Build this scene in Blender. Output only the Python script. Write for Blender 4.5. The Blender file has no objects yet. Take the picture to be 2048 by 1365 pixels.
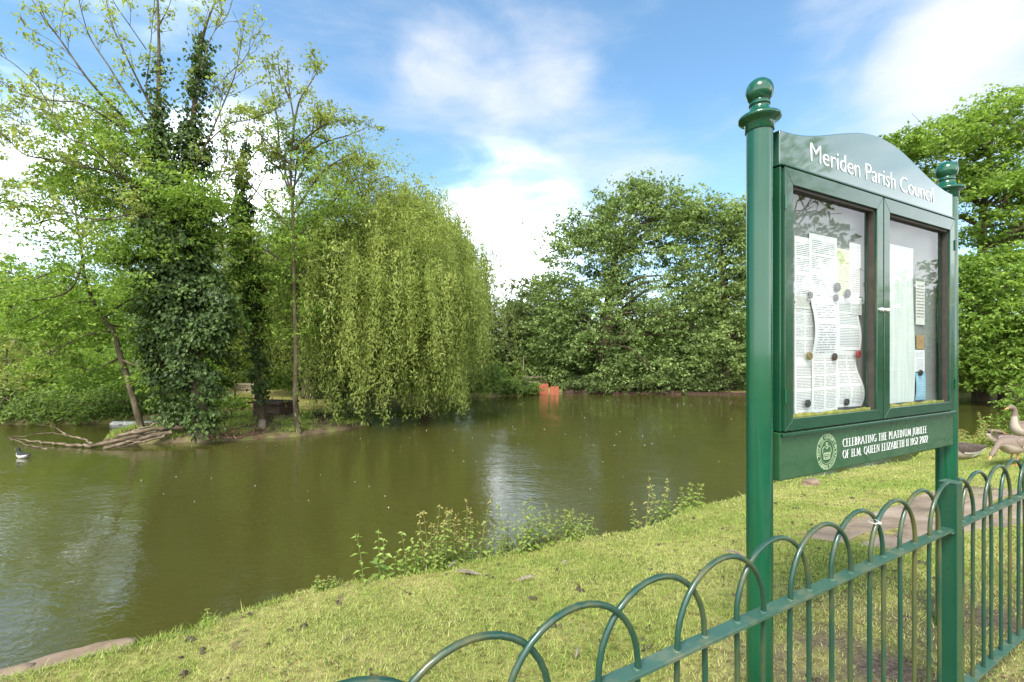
import bpy, bmesh, math, random
import numpy as np
from mathutils import Vector, Matrix
R = math.radians
sc = bpy.context.scene
col = sc.collection
rng = np.random.default_rng(11)
random.seed(11)

# ------------------------------------------------------------------ camera
CAMH = 1.65
F = 940.0                       # focal length in pixels of a 2048 wide frame
HOR = 709.0
cam_d = bpy.data.cameras.new('camera'); cam = bpy.data.objects.new('camera', cam_d); col.objects.link(cam)
cam.location = (0, 0, CAMH); cam.rotation_euler = (R(90), 0, 0)
cam_d.sensor_width = 36; cam_d.lens = F / 2048 * 36
cam_d.shift_y = 26.5 / 2048
cam_d.clip_start = 0.05; cam_d.clip_end = 2000
sc.camera = cam

# ------------------------------------------------------------------ light
SUN_AZ, SUN_EL = 205.0, 52.0     # azimuth from +Y clockwise: behind the camera
sx, sy, sz = math.sin(R(SUN_AZ)) * math.cos(R(SUN_EL)), math.cos(R(SUN_AZ)) * math.cos(R(SUN_EL)), math.sin(R(SUN_EL))
sun_d = bpy.data.lights.new('sun', 'SUN'); sun = bpy.data.objects.new('sun', sun_d); col.objects.link(sun)
sun_d.energy = 2.0; sun_d.angle = R(18); sun_d.color = (1.0, 0.95, 0.86)
sun.rotation_euler = Vector((sx, sy, sz)).to_track_quat('Z', 'Y').to_euler()

world = bpy.data.worlds.new('World'); sc.world = world
world.use_nodes = True
def build_world():
    nt = world.node_tree; N = nt.nodes; L = nt.links
    for n in list(N): N.remove(n)
    out = N.new('ShaderNodeOutputWorld'); bg = N.new('ShaderNodeBackground'); L.new(bg.outputs[0], out.inputs[0])
    sky = N.new('ShaderNodeTexSky'); sky.sky_type = 'NISHITA'; sky.sun_disc = False
    sky.sun_elevation = R(SUN_EL); sky.sun_rotation = R(SUN_AZ); sky.air_density = 1.0; sky.dust_density = 0.4; sky.ozone_density = 2.0
    tc = N.new('ShaderNodeTexCoord')
    nrm = N.new('ShaderNodeVectorMath'); nrm.operation = 'NORMALIZE'; L.new(tc.outputs['Generated'], nrm.inputs[0])
    sep = N.new('ShaderNodeSeparateXYZ'); L.new(nrm.outputs[0], sep.inputs[0])
    def math_(op, a, b=None, c=None):
        m = N.new('ShaderNodeMath'); m.operation = op
        for i, v in enumerate((a, b, c)):
            if v is None: continue
            if isinstance(v, (int, float)): m.inputs[i].default_value = v
            else: L.new(v, m.inputs[i])
        return m.outputs[0]
    def noise(scale, stretch, detail, dist=0.0, off=(0, 0, 0)):
        mp = N.new('ShaderNodeMapping'); mp.inputs['Scale'].default_value = stretch; mp.inputs['Location'].default_value = off
        L.new(nrm.outputs[0], mp.inputs[0])
        n = N.new('ShaderNodeTexNoise'); n.inputs['Scale'].default_value = scale; n.inputs['Detail'].default_value = detail
        n.inputs['Roughness'].default_value = 0.55; n.inputs['Distortion'].default_value = dist
        L.new(mp.outputs[0], n.inputs[0]); return n.outputs[0]
    def blob(px, py, inner, outer, amp):
        d = Vector(((px - 1024) / F, 1, (HOR - py) / F)).normalized()
        dp = N.new('ShaderNodeVectorMath'); dp.operation = 'DOT_PRODUCT'; L.new(nrm.outputs[0], dp.inputs[0]); dp.inputs[1].default_value = d
        mr = N.new('ShaderNodeMapRange'); mr.interpolation_type = 'SMOOTHSTEP'
        mr.inputs[1].default_value = math.cos(R(outer)); mr.inputs[2].default_value = math.cos(R(inner))
        mr.inputs[3].default_value = 0; mr.inputs[4].default_value = amp
        L.new(dp.outputs['Value'], mr.inputs[0]); return mr.outputs[0]
    n1 = noise(2.3, (1, 1, 2.2), 8, 0.4, (1.3, 0.2, 0.5))
    n2 = noise(6.0, (1, 1, 2.6), 8, 0.6, (0.1, 4.2, 2.5))
    # cloud banks where the sky has them, plus some added to whiten the pond
    cov = None
    for b in ((1000, 150, 0.5, 12, 0.36), (900, 205, 0.5, 9, 0.26), (1080, 200, .5, 8, .20), (1800, 60, 1, 11, 0.50), (1990, 140, 1, 10, .36), (2140, 60, 3, 16, 0.40), (1230, 375, 1, 10, 0.30), (640, 90, 1, 14, 0.20),
              (960, 530, 2, 12, 0.42), (90, -340, 3, 15, .5), (60, 520, 2, 20, 0.04), (430, 430, 3, 20, .15), (455, 345, 2, 8, .22), (20, 345, 2, 11, .16)):
        o = blob(*b); cov = o if cov is None else math_('ADD', cov, o)
    # white haze low over the horizon and a broad bright cloud sheet to the east (seen in the notice board glass)
    low = N.new('ShaderNodeMapRange'); low.interpolation_type = 'SMOOTHSTEP'
    low.inputs[1].default_value = 0.46; low.inputs[2].default_value = 0.06; low.inputs[3].default_value = 0; low.inputs[4].default_value = 0.42
    L.new(sep.outputs[2], low.inputs[0]); cov = math_('ADD', cov, low.outputs[0])
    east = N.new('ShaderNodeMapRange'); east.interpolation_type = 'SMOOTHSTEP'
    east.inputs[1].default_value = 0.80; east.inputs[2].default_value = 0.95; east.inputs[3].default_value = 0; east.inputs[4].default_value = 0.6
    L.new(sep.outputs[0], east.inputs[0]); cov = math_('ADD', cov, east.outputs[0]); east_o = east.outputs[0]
    rest = N.new('ShaderNodeMapRange'); rest.interpolation_type = 'SMOOTHSTEP'      # unseen cloud added behind the viewer, brightened as soft front fill
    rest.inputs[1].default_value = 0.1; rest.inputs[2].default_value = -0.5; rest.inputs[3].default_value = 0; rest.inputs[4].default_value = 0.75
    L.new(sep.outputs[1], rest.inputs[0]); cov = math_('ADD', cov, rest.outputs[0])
    d = math_('ADD', cov, math_('MULTIPLY', math_('SUBTRACT', n1, 0.5), 1.5))
    d = math_('ADD', d, math_('MULTIPLY', math_('SUBTRACT', n2, 0.5), 0.8))
    mr = N.new('ShaderNodeMapRange'); mr.interpolation_type = 'SMOOTHSTEP'
    mr.inputs[1].default_value = 0.05; mr.inputs[2].default_value = 1.25
    L.new(d, mr.inputs[0]); dens = mr.outputs[0]
    # the blue of the sky
    hs = N.new('ShaderNodeHueSaturation'); hs.inputs['Saturation'].default_value = SKY_SAT; hs.inputs['Value'].default_value = SKY_VAL
    hs.inputs['Hue'].default_value = 0.488
    L.new(sky.outputs[0], hs.inputs['Color'])
    # brightness of the cloud, with glare added in spots to whiten pond reflections
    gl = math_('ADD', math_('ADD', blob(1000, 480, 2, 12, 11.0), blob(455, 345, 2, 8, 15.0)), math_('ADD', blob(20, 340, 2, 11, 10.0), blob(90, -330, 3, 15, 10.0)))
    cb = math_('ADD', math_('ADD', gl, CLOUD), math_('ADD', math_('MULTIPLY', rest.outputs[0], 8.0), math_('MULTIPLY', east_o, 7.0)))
    cc = N.new('ShaderNodeCombineColor')
    L.new(math_('MULTIPLY', cb, 0.985), cc.inputs[0]); L.new(math_('MULTIPLY', cb, 1.0), cc.inputs[1]); L.new(math_('MULTIPLY', cb, 1.03), cc.inputs[2])
    mx = N.new('ShaderNodeMix'); mx.data_type = 'RGBA'
    L.new(dens, mx.inputs['Factor']); L.new(hs.outputs[0], mx.inputs['A']); L.new(cc.outputs[0], mx.inputs['B'])
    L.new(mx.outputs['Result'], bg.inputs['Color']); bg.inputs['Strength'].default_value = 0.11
SKY_SAT, SKY_VAL, CLOUD = 1.08, .80, 3.0
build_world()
sc.view_settings.view_transform = 'Standard'; sc.view_settings.look = 'None'; sc.view_settings.gamma = 1
sc.view_settings.exposure = 1.76
sc.render.engine = 'CYCLES'
sc.cycles.max_bounces = 8; sc.cycles.transparent_max_bounces = 12; sc.cycles.caustics_reflective = False; sc.cycles.caustics_refractive = False
sc.cycles.use_denoising = True

# ------------------------------------------------------------------ helpers
def V3(px, py, Y):
    """World point seen at pixel (px, py) of the photograph when it stands Y metres ahead."""
    return np.array(((px - 1024) / F * Y, Y, CAMH + (HOR - py) / F * Y))

def link(o, parent=None):
    col.objects.link(o)
    if parent is not None: o.parent = parent
    return o
def tag(o, label=None, cat=None, group=None, kind=None):
    if label: o['label'] = label
    if cat: o['category'] = cat
    if group: o['group'] = group
    if kind: o['kind'] = kind
    return o
def thing(name, label, cat, loc=(0, 0, 0), rz=0, group=None):
    o = bpy.data.objects.new(name, None); o.empty_display_size = 0.1
    o.location = loc; o.rotation_euler = (0, 0, rz)
    link(o); return tag(o, label, cat, group)

class MB:
    """Collects vertices and faces for ONE mesh."""
    def __init__(s): s.v = []; s.f = []
    def add(s, vs, fs):
        b = len(s.v); s.v.extend([tuple(map(float, p)) for p in vs]); s.f.extend([tuple(b + i for i in f) for f in fs])
    def box(s, x0, x1, y0, y1, z0, z1):
        vs = [(x, y, z) for z in (z0, z1) for y in (y0, y1) for x in (x0, x1)]
        s.add(vs, [(0, 2, 3, 1), (4, 5, 7, 6), (0, 1, 5, 4), (2, 6, 7, 3), (0, 4, 6, 2), (1, 3, 7, 5)])
    def tube(s, pts, rad, n=8, caps=True):
        pts = [np.asarray(p, float) for p in pts]; m = len(pts)
        if np.isscalar(rad): rad = [rad] * m
        ref = None; vs = []
        for i, p in enumerate(pts):
            t = pts[min(i + 1, m - 1)] - pts[max(i - 1, 0)]; t = t / (np.linalg.norm(t) + 1e-9)
            if ref is None:
                ref = np.cross(t, (0, 0, 1.0));
                if np.linalg.norm(ref) < .2: ref = np.cross(t, (1.0, 0, 0))
            ref = ref - t * np.dot(ref, t); ref = ref / (np.linalg.norm(ref) + 1e-9)
            b = np.cross(t, ref)
            for k in range(n):
                a = 2 * math.pi * k / n
                vs.append(p + (ref * math.cos(a) + b * math.sin(a)) * rad[i])
        fs = []
        for i in range(m - 1):
            for k in range(n):
                fs.append((i * n + k, i * n + (k + 1) % n, (i + 1) * n + (k + 1) % n, (i + 1) * n + k))
        if caps: fs.append(tuple(range(n))[::-1]); fs.append(tuple((m - 1) * n + k for k in range(n)))
        s.add(vs, fs)
    def lathe(s, prof, n=32, cx=0, cy=0):
        vs = []; fs = []; m = len(prof)
        for r, z in prof:
            for k in range(n):
                a = 2 * math.pi * k / n; vs.append((cx + r * math.cos(a), cy + r * math.sin(a), z))
        for i in range(m - 1):
            for k in range(n):
                fs.append((i * n + k, i * n + (k + 1) % n, (i + 1) * n + (k + 1) % n, (i + 1) * n + k))
        fs.append(tuple(range(n))[::-1]); fs.append(tuple((m - 1) * n + k for k in range(n)))
        s.add(vs, fs)
    def prism(s, poly, y0, y1):
        """poly of (x, z) pushed from y0 to y1"""
        n = len(poly)
        vs = [(x, y0, z) for x, z in poly] + [(x, y1, z) for x, z in poly]
        fs = [tuple(range(n)), tuple(range(n, 2 * n))[::-1]] + [(i + n, (i + 1) % n + n, (i + 1) % n, i) for i in range(n)]
        s.add(vs, fs)
    def build(s, name, mat, parent=None, smooth=None, bevel=0, fix=True):
        me = bpy.data.meshes.new(name); me.from_pydata(s.v, [], s.f)
        if fix:
            bm = bmesh.new(); bm.from_mesh(me); bmesh.ops.recalc_face_normals(bm, faces=bm.faces); bm.to_mesh(me); bm.free()
        me.materials.append(mat)
        if smooth is not None:
            me.shade_smooth()
            me.set_sharp_from_angle(angle=R(smooth))
        o = bpy.data.objects.new(name, me); link(o, parent)
        if bevel:
            b = o.modifiers.new('bevel', 'BEVEL'); b.width = bevel; b.segments = 2; b.limit_method = 'ANGLE'; b.angle_limit = R(40)
            b.harden_normals = False
        return o

def np_mesh(name, verts, faces4, mat, parent=None, attrs=None, smooth=False):
    """Fast mesh from numpy arrays; faces4 is (M, k)."""
    me = bpy.data.meshes.new(name); nv = len(verts); nf, k = faces4.shape
    me.vertices.add(nv); me.vertices.foreach_set('co', np.ascontiguousarray(verts, np.float32).ravel())
    me.loops.add(nf * k); me.loops.foreach_set('vertex_index', np.ascontiguousarray(faces4, np.int32).ravel())
    me.polygons.add(nf); me.polygons.foreach_set('loop_start', np.arange(0, nf * k, k, dtype=np.int32))
    me.polygons.foreach_set('use_smooth', np.full(nf, smooth))
    me.update(calc_edges=True)
    for an, arr in (attrs or {}).items():
        a = me.attributes.new(an, 'FLOAT', 'POINT'); a.data.foreach_set('value', np.ascontiguousarray(arr, np.float32))
    me.materials.append(mat)
    o = bpy.data.objects.new(name, me); return link(o, parent)

# ------------------------------------------------------------------ materials
def new_mat(name):
    m = bpy.data.materials.new(name); m.use_nodes = True; nt = m.node_tree
    for n in list(nt.nodes): nt.nodes.remove(n)
    return m, nt, nt.nodes, nt.links
def ramp(N, stops):
    r = N.new('ShaderNodeValToRGB'); e = r.color_ramp.elements
    while len(e) < len(stops): e.new(0.5)
    for i, (p, c) in enumerate(stops): e[i].position = p; e[i].color = (*c, 1)
    return r
def tex(N, L, scale, detail=4, coord='Object', stretch=(1, 1, 1), rough=.55, dist=0):
    tc = N.new('ShaderNodeTexCoord'); mp = N.new('ShaderNodeMapping'); mp.inputs['Scale'].default_value = stretch
    L.new(tc.outputs[coord], mp.inputs[0])
    n = N.new('ShaderNodeTexNoise'); n.inputs['Scale'].default_value = scale; n.inputs['Detail'].default_value = detail
    n.inputs['Roughness'].default_value = rough; n.inputs['Distortion'].default_value = dist
    L.new(mp.outputs[0], n.inputs[0]); return n
def simple(name, stops, scale=6, detail=5, rough=.7, bump=0.0, spec=.5, stretch=(1, 1, 1), metal=0, coat=0, lo=.3, hi=.7, bscale=None):
    m, nt, N, L = new_mat(name)
    out = N.new('ShaderNodeOutputMaterial'); p = N.new('ShaderNodeBsdfPrincipled'); L.new(p.outputs[0], out.inputs[0])
    n = tex(N, L, scale, detail, stretch=stretch)
    k = len(stops); r = ramp(N, [(lo + (hi - lo) * i / max(1, k - 1), c) for i, c in enumerate(stops)])
    L.new(n.outputs[0], r.inputs[0]); L.new(r.outputs[0], p.inputs['Base Color'])
    p.inputs['Roughness'].default_value = rough; p.inputs['Specular IOR Level'].default_value = spec; p.inputs['Metallic'].default_value = metal
    p.inputs['Coat Weight'].default_value = coat; p.inputs['Coat Roughness'].default_value = .04
    if bump:
        nb = tex(N, L, bscale or scale * 3, 6, stretch=stretch)
        b = N.new('ShaderNodeBump'); b.inputs['Strength'].default_value = bump; b.inputs['Distance'].default_value = .02
        L.new(nb.outputs[0], b.inputs['Height']); L.new(b.outputs[0], p.inputs['Normal'])
    return m
def leaf_mat(name, stops, trans=.42, rough=.6, spec=.18):
    m, nt, N, L = new_mat(name)
    out = N.new('ShaderNodeOutputMaterial'); p = N.new('ShaderNodeBsdfPrincipled'); t = N.new('ShaderNodeBsdfTranslucent'); mx = N.new('ShaderNodeMixShader')
    a = N.new('ShaderNodeAttribute'); a.attribute_name = 'tint'
    r = ramp(N, [(i / (len(stops) - 1), c) for i, c in enumerate(stops)]); L.new(a.outputs['Fac'], r.inputs[0])
    L.new(r.outputs[0], p.inputs['Base Color']); p.inputs['Roughness'].default_value = rough; p.inputs['Specular IOR Level'].default_value = spec
    g = N.new('ShaderNodeMix'); g.data_type = 'RGBA'; g.blend_type = 'MULTIPLY'; g.inputs['Factor'].default_value = 1
    g.inputs['B'].default_value = (1.5, 1.5, .7, 1); L.new(r.outputs[0], g.inputs['A']); L.new(g.outputs['Result'], t.inputs[0])
    mx.inputs[0].default_value = trans; L.new(p.outputs[0], mx.inputs[1]); L.new(t.outputs[0], mx.inputs[2]); L.new(mx.outputs[0], out.inputs[0])
    return m

M = {}
M['leaf_mid'] = leaf_mat('leaf mid green', [(.09, .14, .035), (.17, .25, .065), (.28, .38, .11)])
M['leaf_olive'] = leaf_mat('leaf olive', [(.17, .21, .055), (.30, .36, .10), (.43, .49, .17)])
M['leaf_bright'] = leaf_mat('leaf bright', [(.10, .17, .03), (.205, .32, .06), (.34, .45, .11)], trans=.42)
M['leaf_pale'] = leaf_mat('leaf pale spring', [(.14, .165, .055), (.25, .285, .095), (.38, .41, .16)], trans=.45)
M['leaf_dark'] = leaf_mat('leaf dark', [(.065, .095, .032), (.12, .165, .055), (.19, .25, .085)], trans=.3)
M['leaf_ivy'] = leaf_mat('leaf ivy', [(.030, .058, .014), (.068, .115, .027), (.145, .22, .058)], trans=.25, rough=.45, spec=.3)
M['leaf_willow'] = leaf_mat('leaf willow', [(.15, .195, .045), (.26, .32, .085), (.40, .45, .145)], trans=.45)
M['leaf_oak'] = leaf_mat('leaf maple', [(.10, .15, .05), (.185, .262, .085), (.30, .385, .14)], trans=.33)
M['leaf_nettle'] = leaf_mat('leaf nettle', [(.14, .20, .045), (.25, .34, .08), (.42, .36, .15)], trans=.4)
M['bark'] = simple('bark', [(.03, .024, .014), (.085, .07, .042), (.15, .13, .08)], 5, 7, .9, .8, .2, (1, 1, .35))
M['bark_pale'] = simple('bark pale', [(.10, .085, .055), (.20, .175, .12), (.28, .25, .18)], 5, 7, .9, .6, .2, (1, 1, .4))
M['deadwood'] = simple('dead wood', [(.04, .03, .02), (.12, .09, .06), (.24, .19, .13)], 4, 7, .9, .6, .2)
M['twig_red'] = simple('brushwood', [(.09, .045, .03), (.16, .085, .055)], 5, 4, .9, 0, .2)

def paint_mat(name, c0, c1, algae=0.0, rough=.28, coat=.35, streak=(1, 1, .25), dirt=(.10, .085, .02), ior=1.6):
    m, nt, N, L = new_mat(name)
    out = N.new('ShaderNodeOutputMaterial'); p = N.new('ShaderNodeBsdfPrincipled'); L.new(p.outputs[0], out.inputs[0])
    n = tex(N, L, 5, 5); r = ramp(N, [(.3, c0), (.7, c1)]); L.new(n.outputs[0], r.inputs[0]); colr = r.outputs[0]
    rr = N.new('ShaderNodeMapRange'); n3 = tex(N, L, 40, 4); L.new(n3.outputs[0], rr.inputs[0]); rr.inputs[3].default_value = rough * .7; rr.inputs[4].default_value = rough * 1.4
    L.new(rr.outputs[0], p.inputs['Roughness'])
    if algae:
        n2 = tex(N, L, 7, 6, stretch=streak, rough=.65)
        r2 = ramp(N, [(.62 - algae * .35, (0, 0, 0)), (.80 - algae * .25, (1, 1, 1))]); L.new(n2.outputs[0], r2.inputs[0])
        mx = N.new('ShaderNodeMix'); mx.data_type = 'RGBA'; mx.inputs['B'].default_value = (*dirt, 1)
        L.new(r2.outputs[0], mx.inputs['Factor']); L.new(colr, mx.inputs['A']); colr = mx.outputs['Result']
    L.new(colr, p.inputs['Base Color']); p.inputs['Coat Weight'].default_value = coat; p.inputs['Coat Roughness'].default_value = .05; p.inputs['Coat IOR'].default_value = ior
    return m
M['green_gloss'] = paint_mat('green gloss paint', (.002, .062, .027), (.004, .076, .034), .02, .17, .32, (1, 1, .08), dirt=(.03, .07, .035))
M['green_door'] = paint_mat('green frame paint', (.006, .050, .022), (.010, .060, .027), .05, .22, .45, dirt=(.07, .10, .05))
M['green_panel'] = paint_mat('green panel paint', (.018, .072, .026), (.024, .083, .031), .08, .28, .22, dirt=(.06, .11, .05))
M['green_head'] = paint_mat('green header paint', (.02, .075, .045), (.026, .085, .05), 0, .16, 1.0, ior=1.95)
M['fence_paint'] = paint_mat('fence paint', (.007, .043, .026), (.012, .055, .035), .44, .36, .2, dirt=(.10, .092, .026))
M['rail_paint'] = paint_mat('rail paint', (.024, .074, .050), (.042, .098, .068), .34, .42, .15, (1, 1, 1), dirt=(.14, .145, .085))
M['white_vinyl'] = simple('white vinyl', [(.80, .80, .80), (.84, .84, .84)], 5, 2, .4)
M['cream_vinyl'] = simple('cream vinyl', [(.30, .40, .24), (.36, .46, .28)], 5, 2, .4)
M['streak'] = simple('dried rain streak', [(.07, .14, .08), (.12, .19, .12)], 40, 3, .8)
M['chrome'] = simple('lock metal', [(.75, .75, .7), (.8, .8, .76)], 5, 2, .25, 0, .5, metal=.8)
M['gasket'] = simple('gasket', [(.025, .02, .015), (.05, .04, .03)], 20, 3, .7)
M['algae'] = simple('algae', [(.09, .11, .015), (.22, .23, .035), (.32, .31, .09)], 30, 5, .9, .3)

def glass_mat():
    m, nt, N, L = new_mat('window glass')
    out = N.new('ShaderNodeOutputMaterial'); tr = N.new('ShaderNodeBsdfTransparent'); gl = N.new('ShaderNodeBsdfGlossy'); mx = N.new('ShaderNodeMixShader')
    tr.inputs[0].default_value = (.95, .97, .96, 1); gl.inputs['Roughness'].default_value = .01
    fr = N.new('ShaderNodeFresnel'); fr.inputs[0].default_value = 1.8
    ge = N.new('ShaderNodeNewGeometry'); inv = N.new('ShaderNodeMath'); inv.operation = 'SUBTRACT'; inv.inputs[0].default_value = 1; L.new(ge.outputs['Backfacing'], inv.inputs[1])
    mf = N.new('ShaderNodeMath'); mf.operation = 'MULTIPLY'; L.new(fr.outputs[0], mf.inputs[0]); L.new(inv.outputs[0], mf.inputs[1])
    L.new(mf.outputs[0], mx.inputs[0]); L.new(tr.outputs[0], mx.inputs[1]); L.new(gl.outputs[0], mx.inputs[2]); L.new(mx.outputs[0], out.inputs[0])
    return m
M['glass'] = glass_mat()

def paper_mat(name, base, lines=26, ink=(.12, .12, .13), fill=.62, margin=.1, cols=1):
    """A printed sheet: rows of broken dark lines in UV space."""
    m, nt, N, L = new_mat(name)
    out = N.new('ShaderNodeOutputMaterial'); p = N.new('ShaderNodeBsdfPrincipled'); L.new(p.outputs[0], out.inputs[0]); p.inputs['Roughness'].default_value = .6
    uv = N.new('ShaderNodeUVMap'); sp = N.new('ShaderNodeSeparateXYZ'); L.new(uv.outputs[0], sp.inputs[0])
    def mt(op, a, b=None):
        q = N.new('ShaderNodeMath'); q.operation = op
        for i, v in enumerate((a, b)):
            if v is None: continue
            if isinstance(v, (int, float)): q.inputs[i].default_value = v
            else: L.new(v, q.inputs[i])
        return q.outputs[0]
    y = mt('MULTIPLY', sp.outputs[1], lines); row = mt('FLOOR', y); fy = mt('FRACT', y)
    line = mt('MULTIPLY', mt('GREATER_THAN', fy, .34), mt('LESS_THAN', fy, .72))
    cb = N.new('ShaderNodeCombineXYZ'); L.new(mt('MULTIPLY', sp.outputs[0], 16), cb.inputs[0]); L.new(mt('MULTIPLY', row, 7.31), cb.inputs[1])
    wn = N.new('ShaderNodeTexNoise'); wn.inputs['Scale'].default_value = 1.0; wn.inputs['Detail'].default_value = 2; L.new(cb.outputs[0], wn.inputs[0])
    word = mt('GREATER_THAN', wn.outputs[0], 1 - fill)
    cb2 = N.new('ShaderNodeCombineXYZ'); L.new(mt('MULTIPLY', row, .37), cb2.inputs[1])
    bn = N.new('ShaderNodeTexNoise'); bn.inputs['Scale'].default_value = 1.0; bn.inputs['Detail'].default_value = 0; L.new(cb2.outputs[0], bn.inputs[0])
    blk = mt('GREATER_THAN', bn.outputs[0], .40)
    mg = mt('MULTIPLY', mt('GREATER_THAN', sp.outputs[0], margin), mt('LESS_THAN', sp.outputs[0], 1 - margin))
    mg2 = mt('MULTIPLY', mt('GREATER_THAN', sp.outputs[1], .06), mt('LESS_THAN', sp.outputs[1], .93))
    f = mt('MULTIPLY', mt('MULTIPLY', line, word), mt('MULTIPLY', mt('MULTIPLY', mg, mg2), blk))
    if cols == 2: f = mt('MULTIPLY', f, mt('GREATER_THAN', mt('ABSOLUTE', mt('SUBTRACT', sp.outputs[0], .5)), .03))
    mx = N.new('ShaderNodeMix'); mx.data_type = 'RGBA'; mx.inputs['A'].default_value = (*base, 1); mx.inputs['B'].default_value = (*ink, 1)
    L.new(mt('MULTIPLY', f, .8), mx.inputs['Factor']); L.new(mx.outputs['Result'], p.inputs['Base Color'])
    return m

def soil_terrain():
    m, nt, N, L = new_mat('turf and soil')
    out = N.new('ShaderNodeOutputMaterial'); p = N.new('ShaderNodeBsdfPrincipled'); L.new(p.outputs[0], out.inputs[0])
    p.inputs['Roughness'].default_value = .95; p.inputs['Specular IOR Level'].default_value = .15
    n1 = tex(N, L, .9, 6); r1 = ramp(N, [(.32, (.17, .20, .045)), (.5, (.30, .29, .09)), (.68, (.42, .35, .15))]); L.new(n1.outputs[0], r1.inputs[0])
    n2 = tex(N, L, 14, 8, rough=.7); r2 = ramp(N, [(.36, (.30, .25, .18)), (.55, (1, 1, 1)), (.72, (1.25, 1.2, 1.1))]); L.new(n2.outputs[0], r2.inputs[0])
    mu = N.new('ShaderNodeMix'); mu.data_type = 'RGBA'; mu.blend_type = 'MULTIPLY'; mu.inputs['Factor'].default_value = .85
    L.new(r1.outputs[0], mu.inputs['A']); L.new(r2.outputs[0], mu.inputs['B'])
    a = N.new('ShaderNodeAttribute'); a.attribute_name = 'soil'
    n3 = tex(N, L, 60, 6, rough=.75); r3 = ramp(N, [(.35, (.035, .028, .022)), (.55, (.13, .10, .08)), (.72, (.34, .28, .24))]); L.new(n3.outputs[0], r3.inputs[0])
    mx = N.new('ShaderNodeMix'); mx.data_type = 'RGBA'; L.new(a.outputs['Fac'], mx.inputs['Factor']); L.new(mu.outputs['Result'], mx.inputs['A']); L.new(r3.outputs[0], mx.inputs['B'])
    L.new(mx.outputs['Result'], p.inputs['Base Color'])
    nb = tex(N, L, 45, 6, rough=.7); b = N.new('ShaderNodeBump'); b.inputs['Strength'].default_value = .9; b.inputs['Distance'].default_value = .03
    L.new(nb.outputs[0], b.inputs['Height']); L.new(b.outputs[0], p.inputs['Normal'])
    return m
M['terrain'] = soil_terrain()
M['island'] = simple('island earth', [(.05, .037, .022), (.12, .092, .055), (.16, .17, .05)], 1.6, 8, .95, .9, .15, lo=.32, hi=.66, bscale=22)
M['blade'] = leaf_mat('grass blade', [(.13, .20, .04), (.28, .375, .085), (.46, .49, .165), (.60, .53, .30)], trans=.35, rough=.7, spec=.15)

def water_mat():
    m, nt, N, L = new_mat('pond water')
    out = N.new('ShaderNodeOutputMaterial'); p = N.new('ShaderNodeBsdfPrincipled'); L.new(p.outputs[0], out.inputs[0])
    n = tex(N, L, .12, 3); r = ramp(N, [(.3, (.046, .046, .011)), (.7, (.060, .058, .013))]); L.new(n.outputs[0], r.inputs[0])
    L.new(r.outputs[0], p.inputs['Base Color']); p.inputs['Roughness'].default_value = .012; p.inputs['IOR'].default_value = 1.75
    n1 = tex(N, L, 9.0, 3, stretch=(1, 1.6, 1), rough=.5, dist=.6); n2 = tex(N, L, 1.3, 3, stretch=(1, 1.5, 1), dist=.3)
    n3 = tex(N, L, .35, 2); am = N.new('ShaderNodeMapRange'); am.inputs[1].default_value = .38; am.inputs[2].default_value = .62; am.inputs[3].default_value = .25; am.inputs[4].default_value = 1
    L.new(n3.outputs[0], am.inputs[0])
    mu = N.new('ShaderNodeMath'); mu.operation = 'MULTIPLY'; L.new(n1.outputs[0], mu.inputs[0]); L.new(am.outputs[0], mu.inputs[1])
    ad = N.new('ShaderNodeMath'); ad.operation = 'MULTIPLY_ADD'; L.new(n2.outputs[0], ad.inputs[0]); ad.inputs[1].default_value = 1.3; L.new(mu.outputs[0], ad.inputs[2])
    b = N.new('ShaderNodeBump'); b.inputs['Strength'].default_value = .30; b.inputs['Distance'].default_value = .03
    L.new(ad.outputs[0], b.inputs['Height']); L.new(b.outputs[0], p.inputs['Normal'])
    return m
M['water'] = water_mat()

# ------------------------------------------------------------------ ground
WATER = -0.58
EF = np.array((.868, .497)); NF = np.array((-.497, .868))        # along the fence / towards the pond
def fp(t, s): return EF * t + NF * s
NEAR_S = 4.38
near = [fp(t, NEAR_S - .16 * min(1, max(0, (-.6 - t) / 1.6)) + .13 * math.sin(t * .9 + 1) + .07 * math.sin(t * 2.7)) for t in np.arange(-15, 24.1, .5)]
def wl(px, Y): return np.array(((px - 1024) / F * Y, Y))
far = [np.array((27, 18.)), np.array((28, 21.)), wl(2040, 23), wl(1800, 25), wl(1640, 25.8), wl(1500, 26), wl(1400, 26.4), wl(1300, 26.5), wl(1200, 26.3), wl(1090, 26.5), wl(1040, 25.6),
       wl(980, 24.5), wl(870, 23.5), wl(760, 22), wl(640, 20.5), wl(560, 19.5), wl(480, 18.2), wl(420, 17), wl(360, 16), wl(300, 15.3), wl(200, 15.1), wl(100, 14.7), wl(0, 14.9), wl(-200, 14.3),
       np.array((-24, 9.)), np.array((-23, 2.)), np.array((-19, -2.5))]
POND = np.array(near + far)
def sdist(P, poly):
    """signed distance to a polygon, negative inside"""
    d = np.full(len(P), 1e9); ins = np.zeros(len(P), bool); n = len(poly)
    for i in range(n):
        a, b = poly[i], poly[(i + 1) % n]; e = b - a; w = P - a
        t = np.clip((w @ e) / (e @ e), 0, 1); d = np.minimum(d, np.hypot(*(w - t[:, None] * e).T))
        c = ((a[1] > P[:, 1]) != (b[1] > P[:, 1])); xx = a[0] + (P[:, 1] - a[1]) * e[0] / (e[1] if abs(e[1]) > 1e-9 else 1e-9)
        ins ^= c & (P[:, 0] < xx)
    return np.where(ins, -d, d)
def wob(x, y, k=1.0):
    return np.sin(1.7 * k * x + .8 * k * y + 1) * .5 + np.sin(3.1 * k * y - 1.3 * k * x + 2) * .3 + np.sin(5.3 * k * x + 4.1 * k * y) * .2
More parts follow.
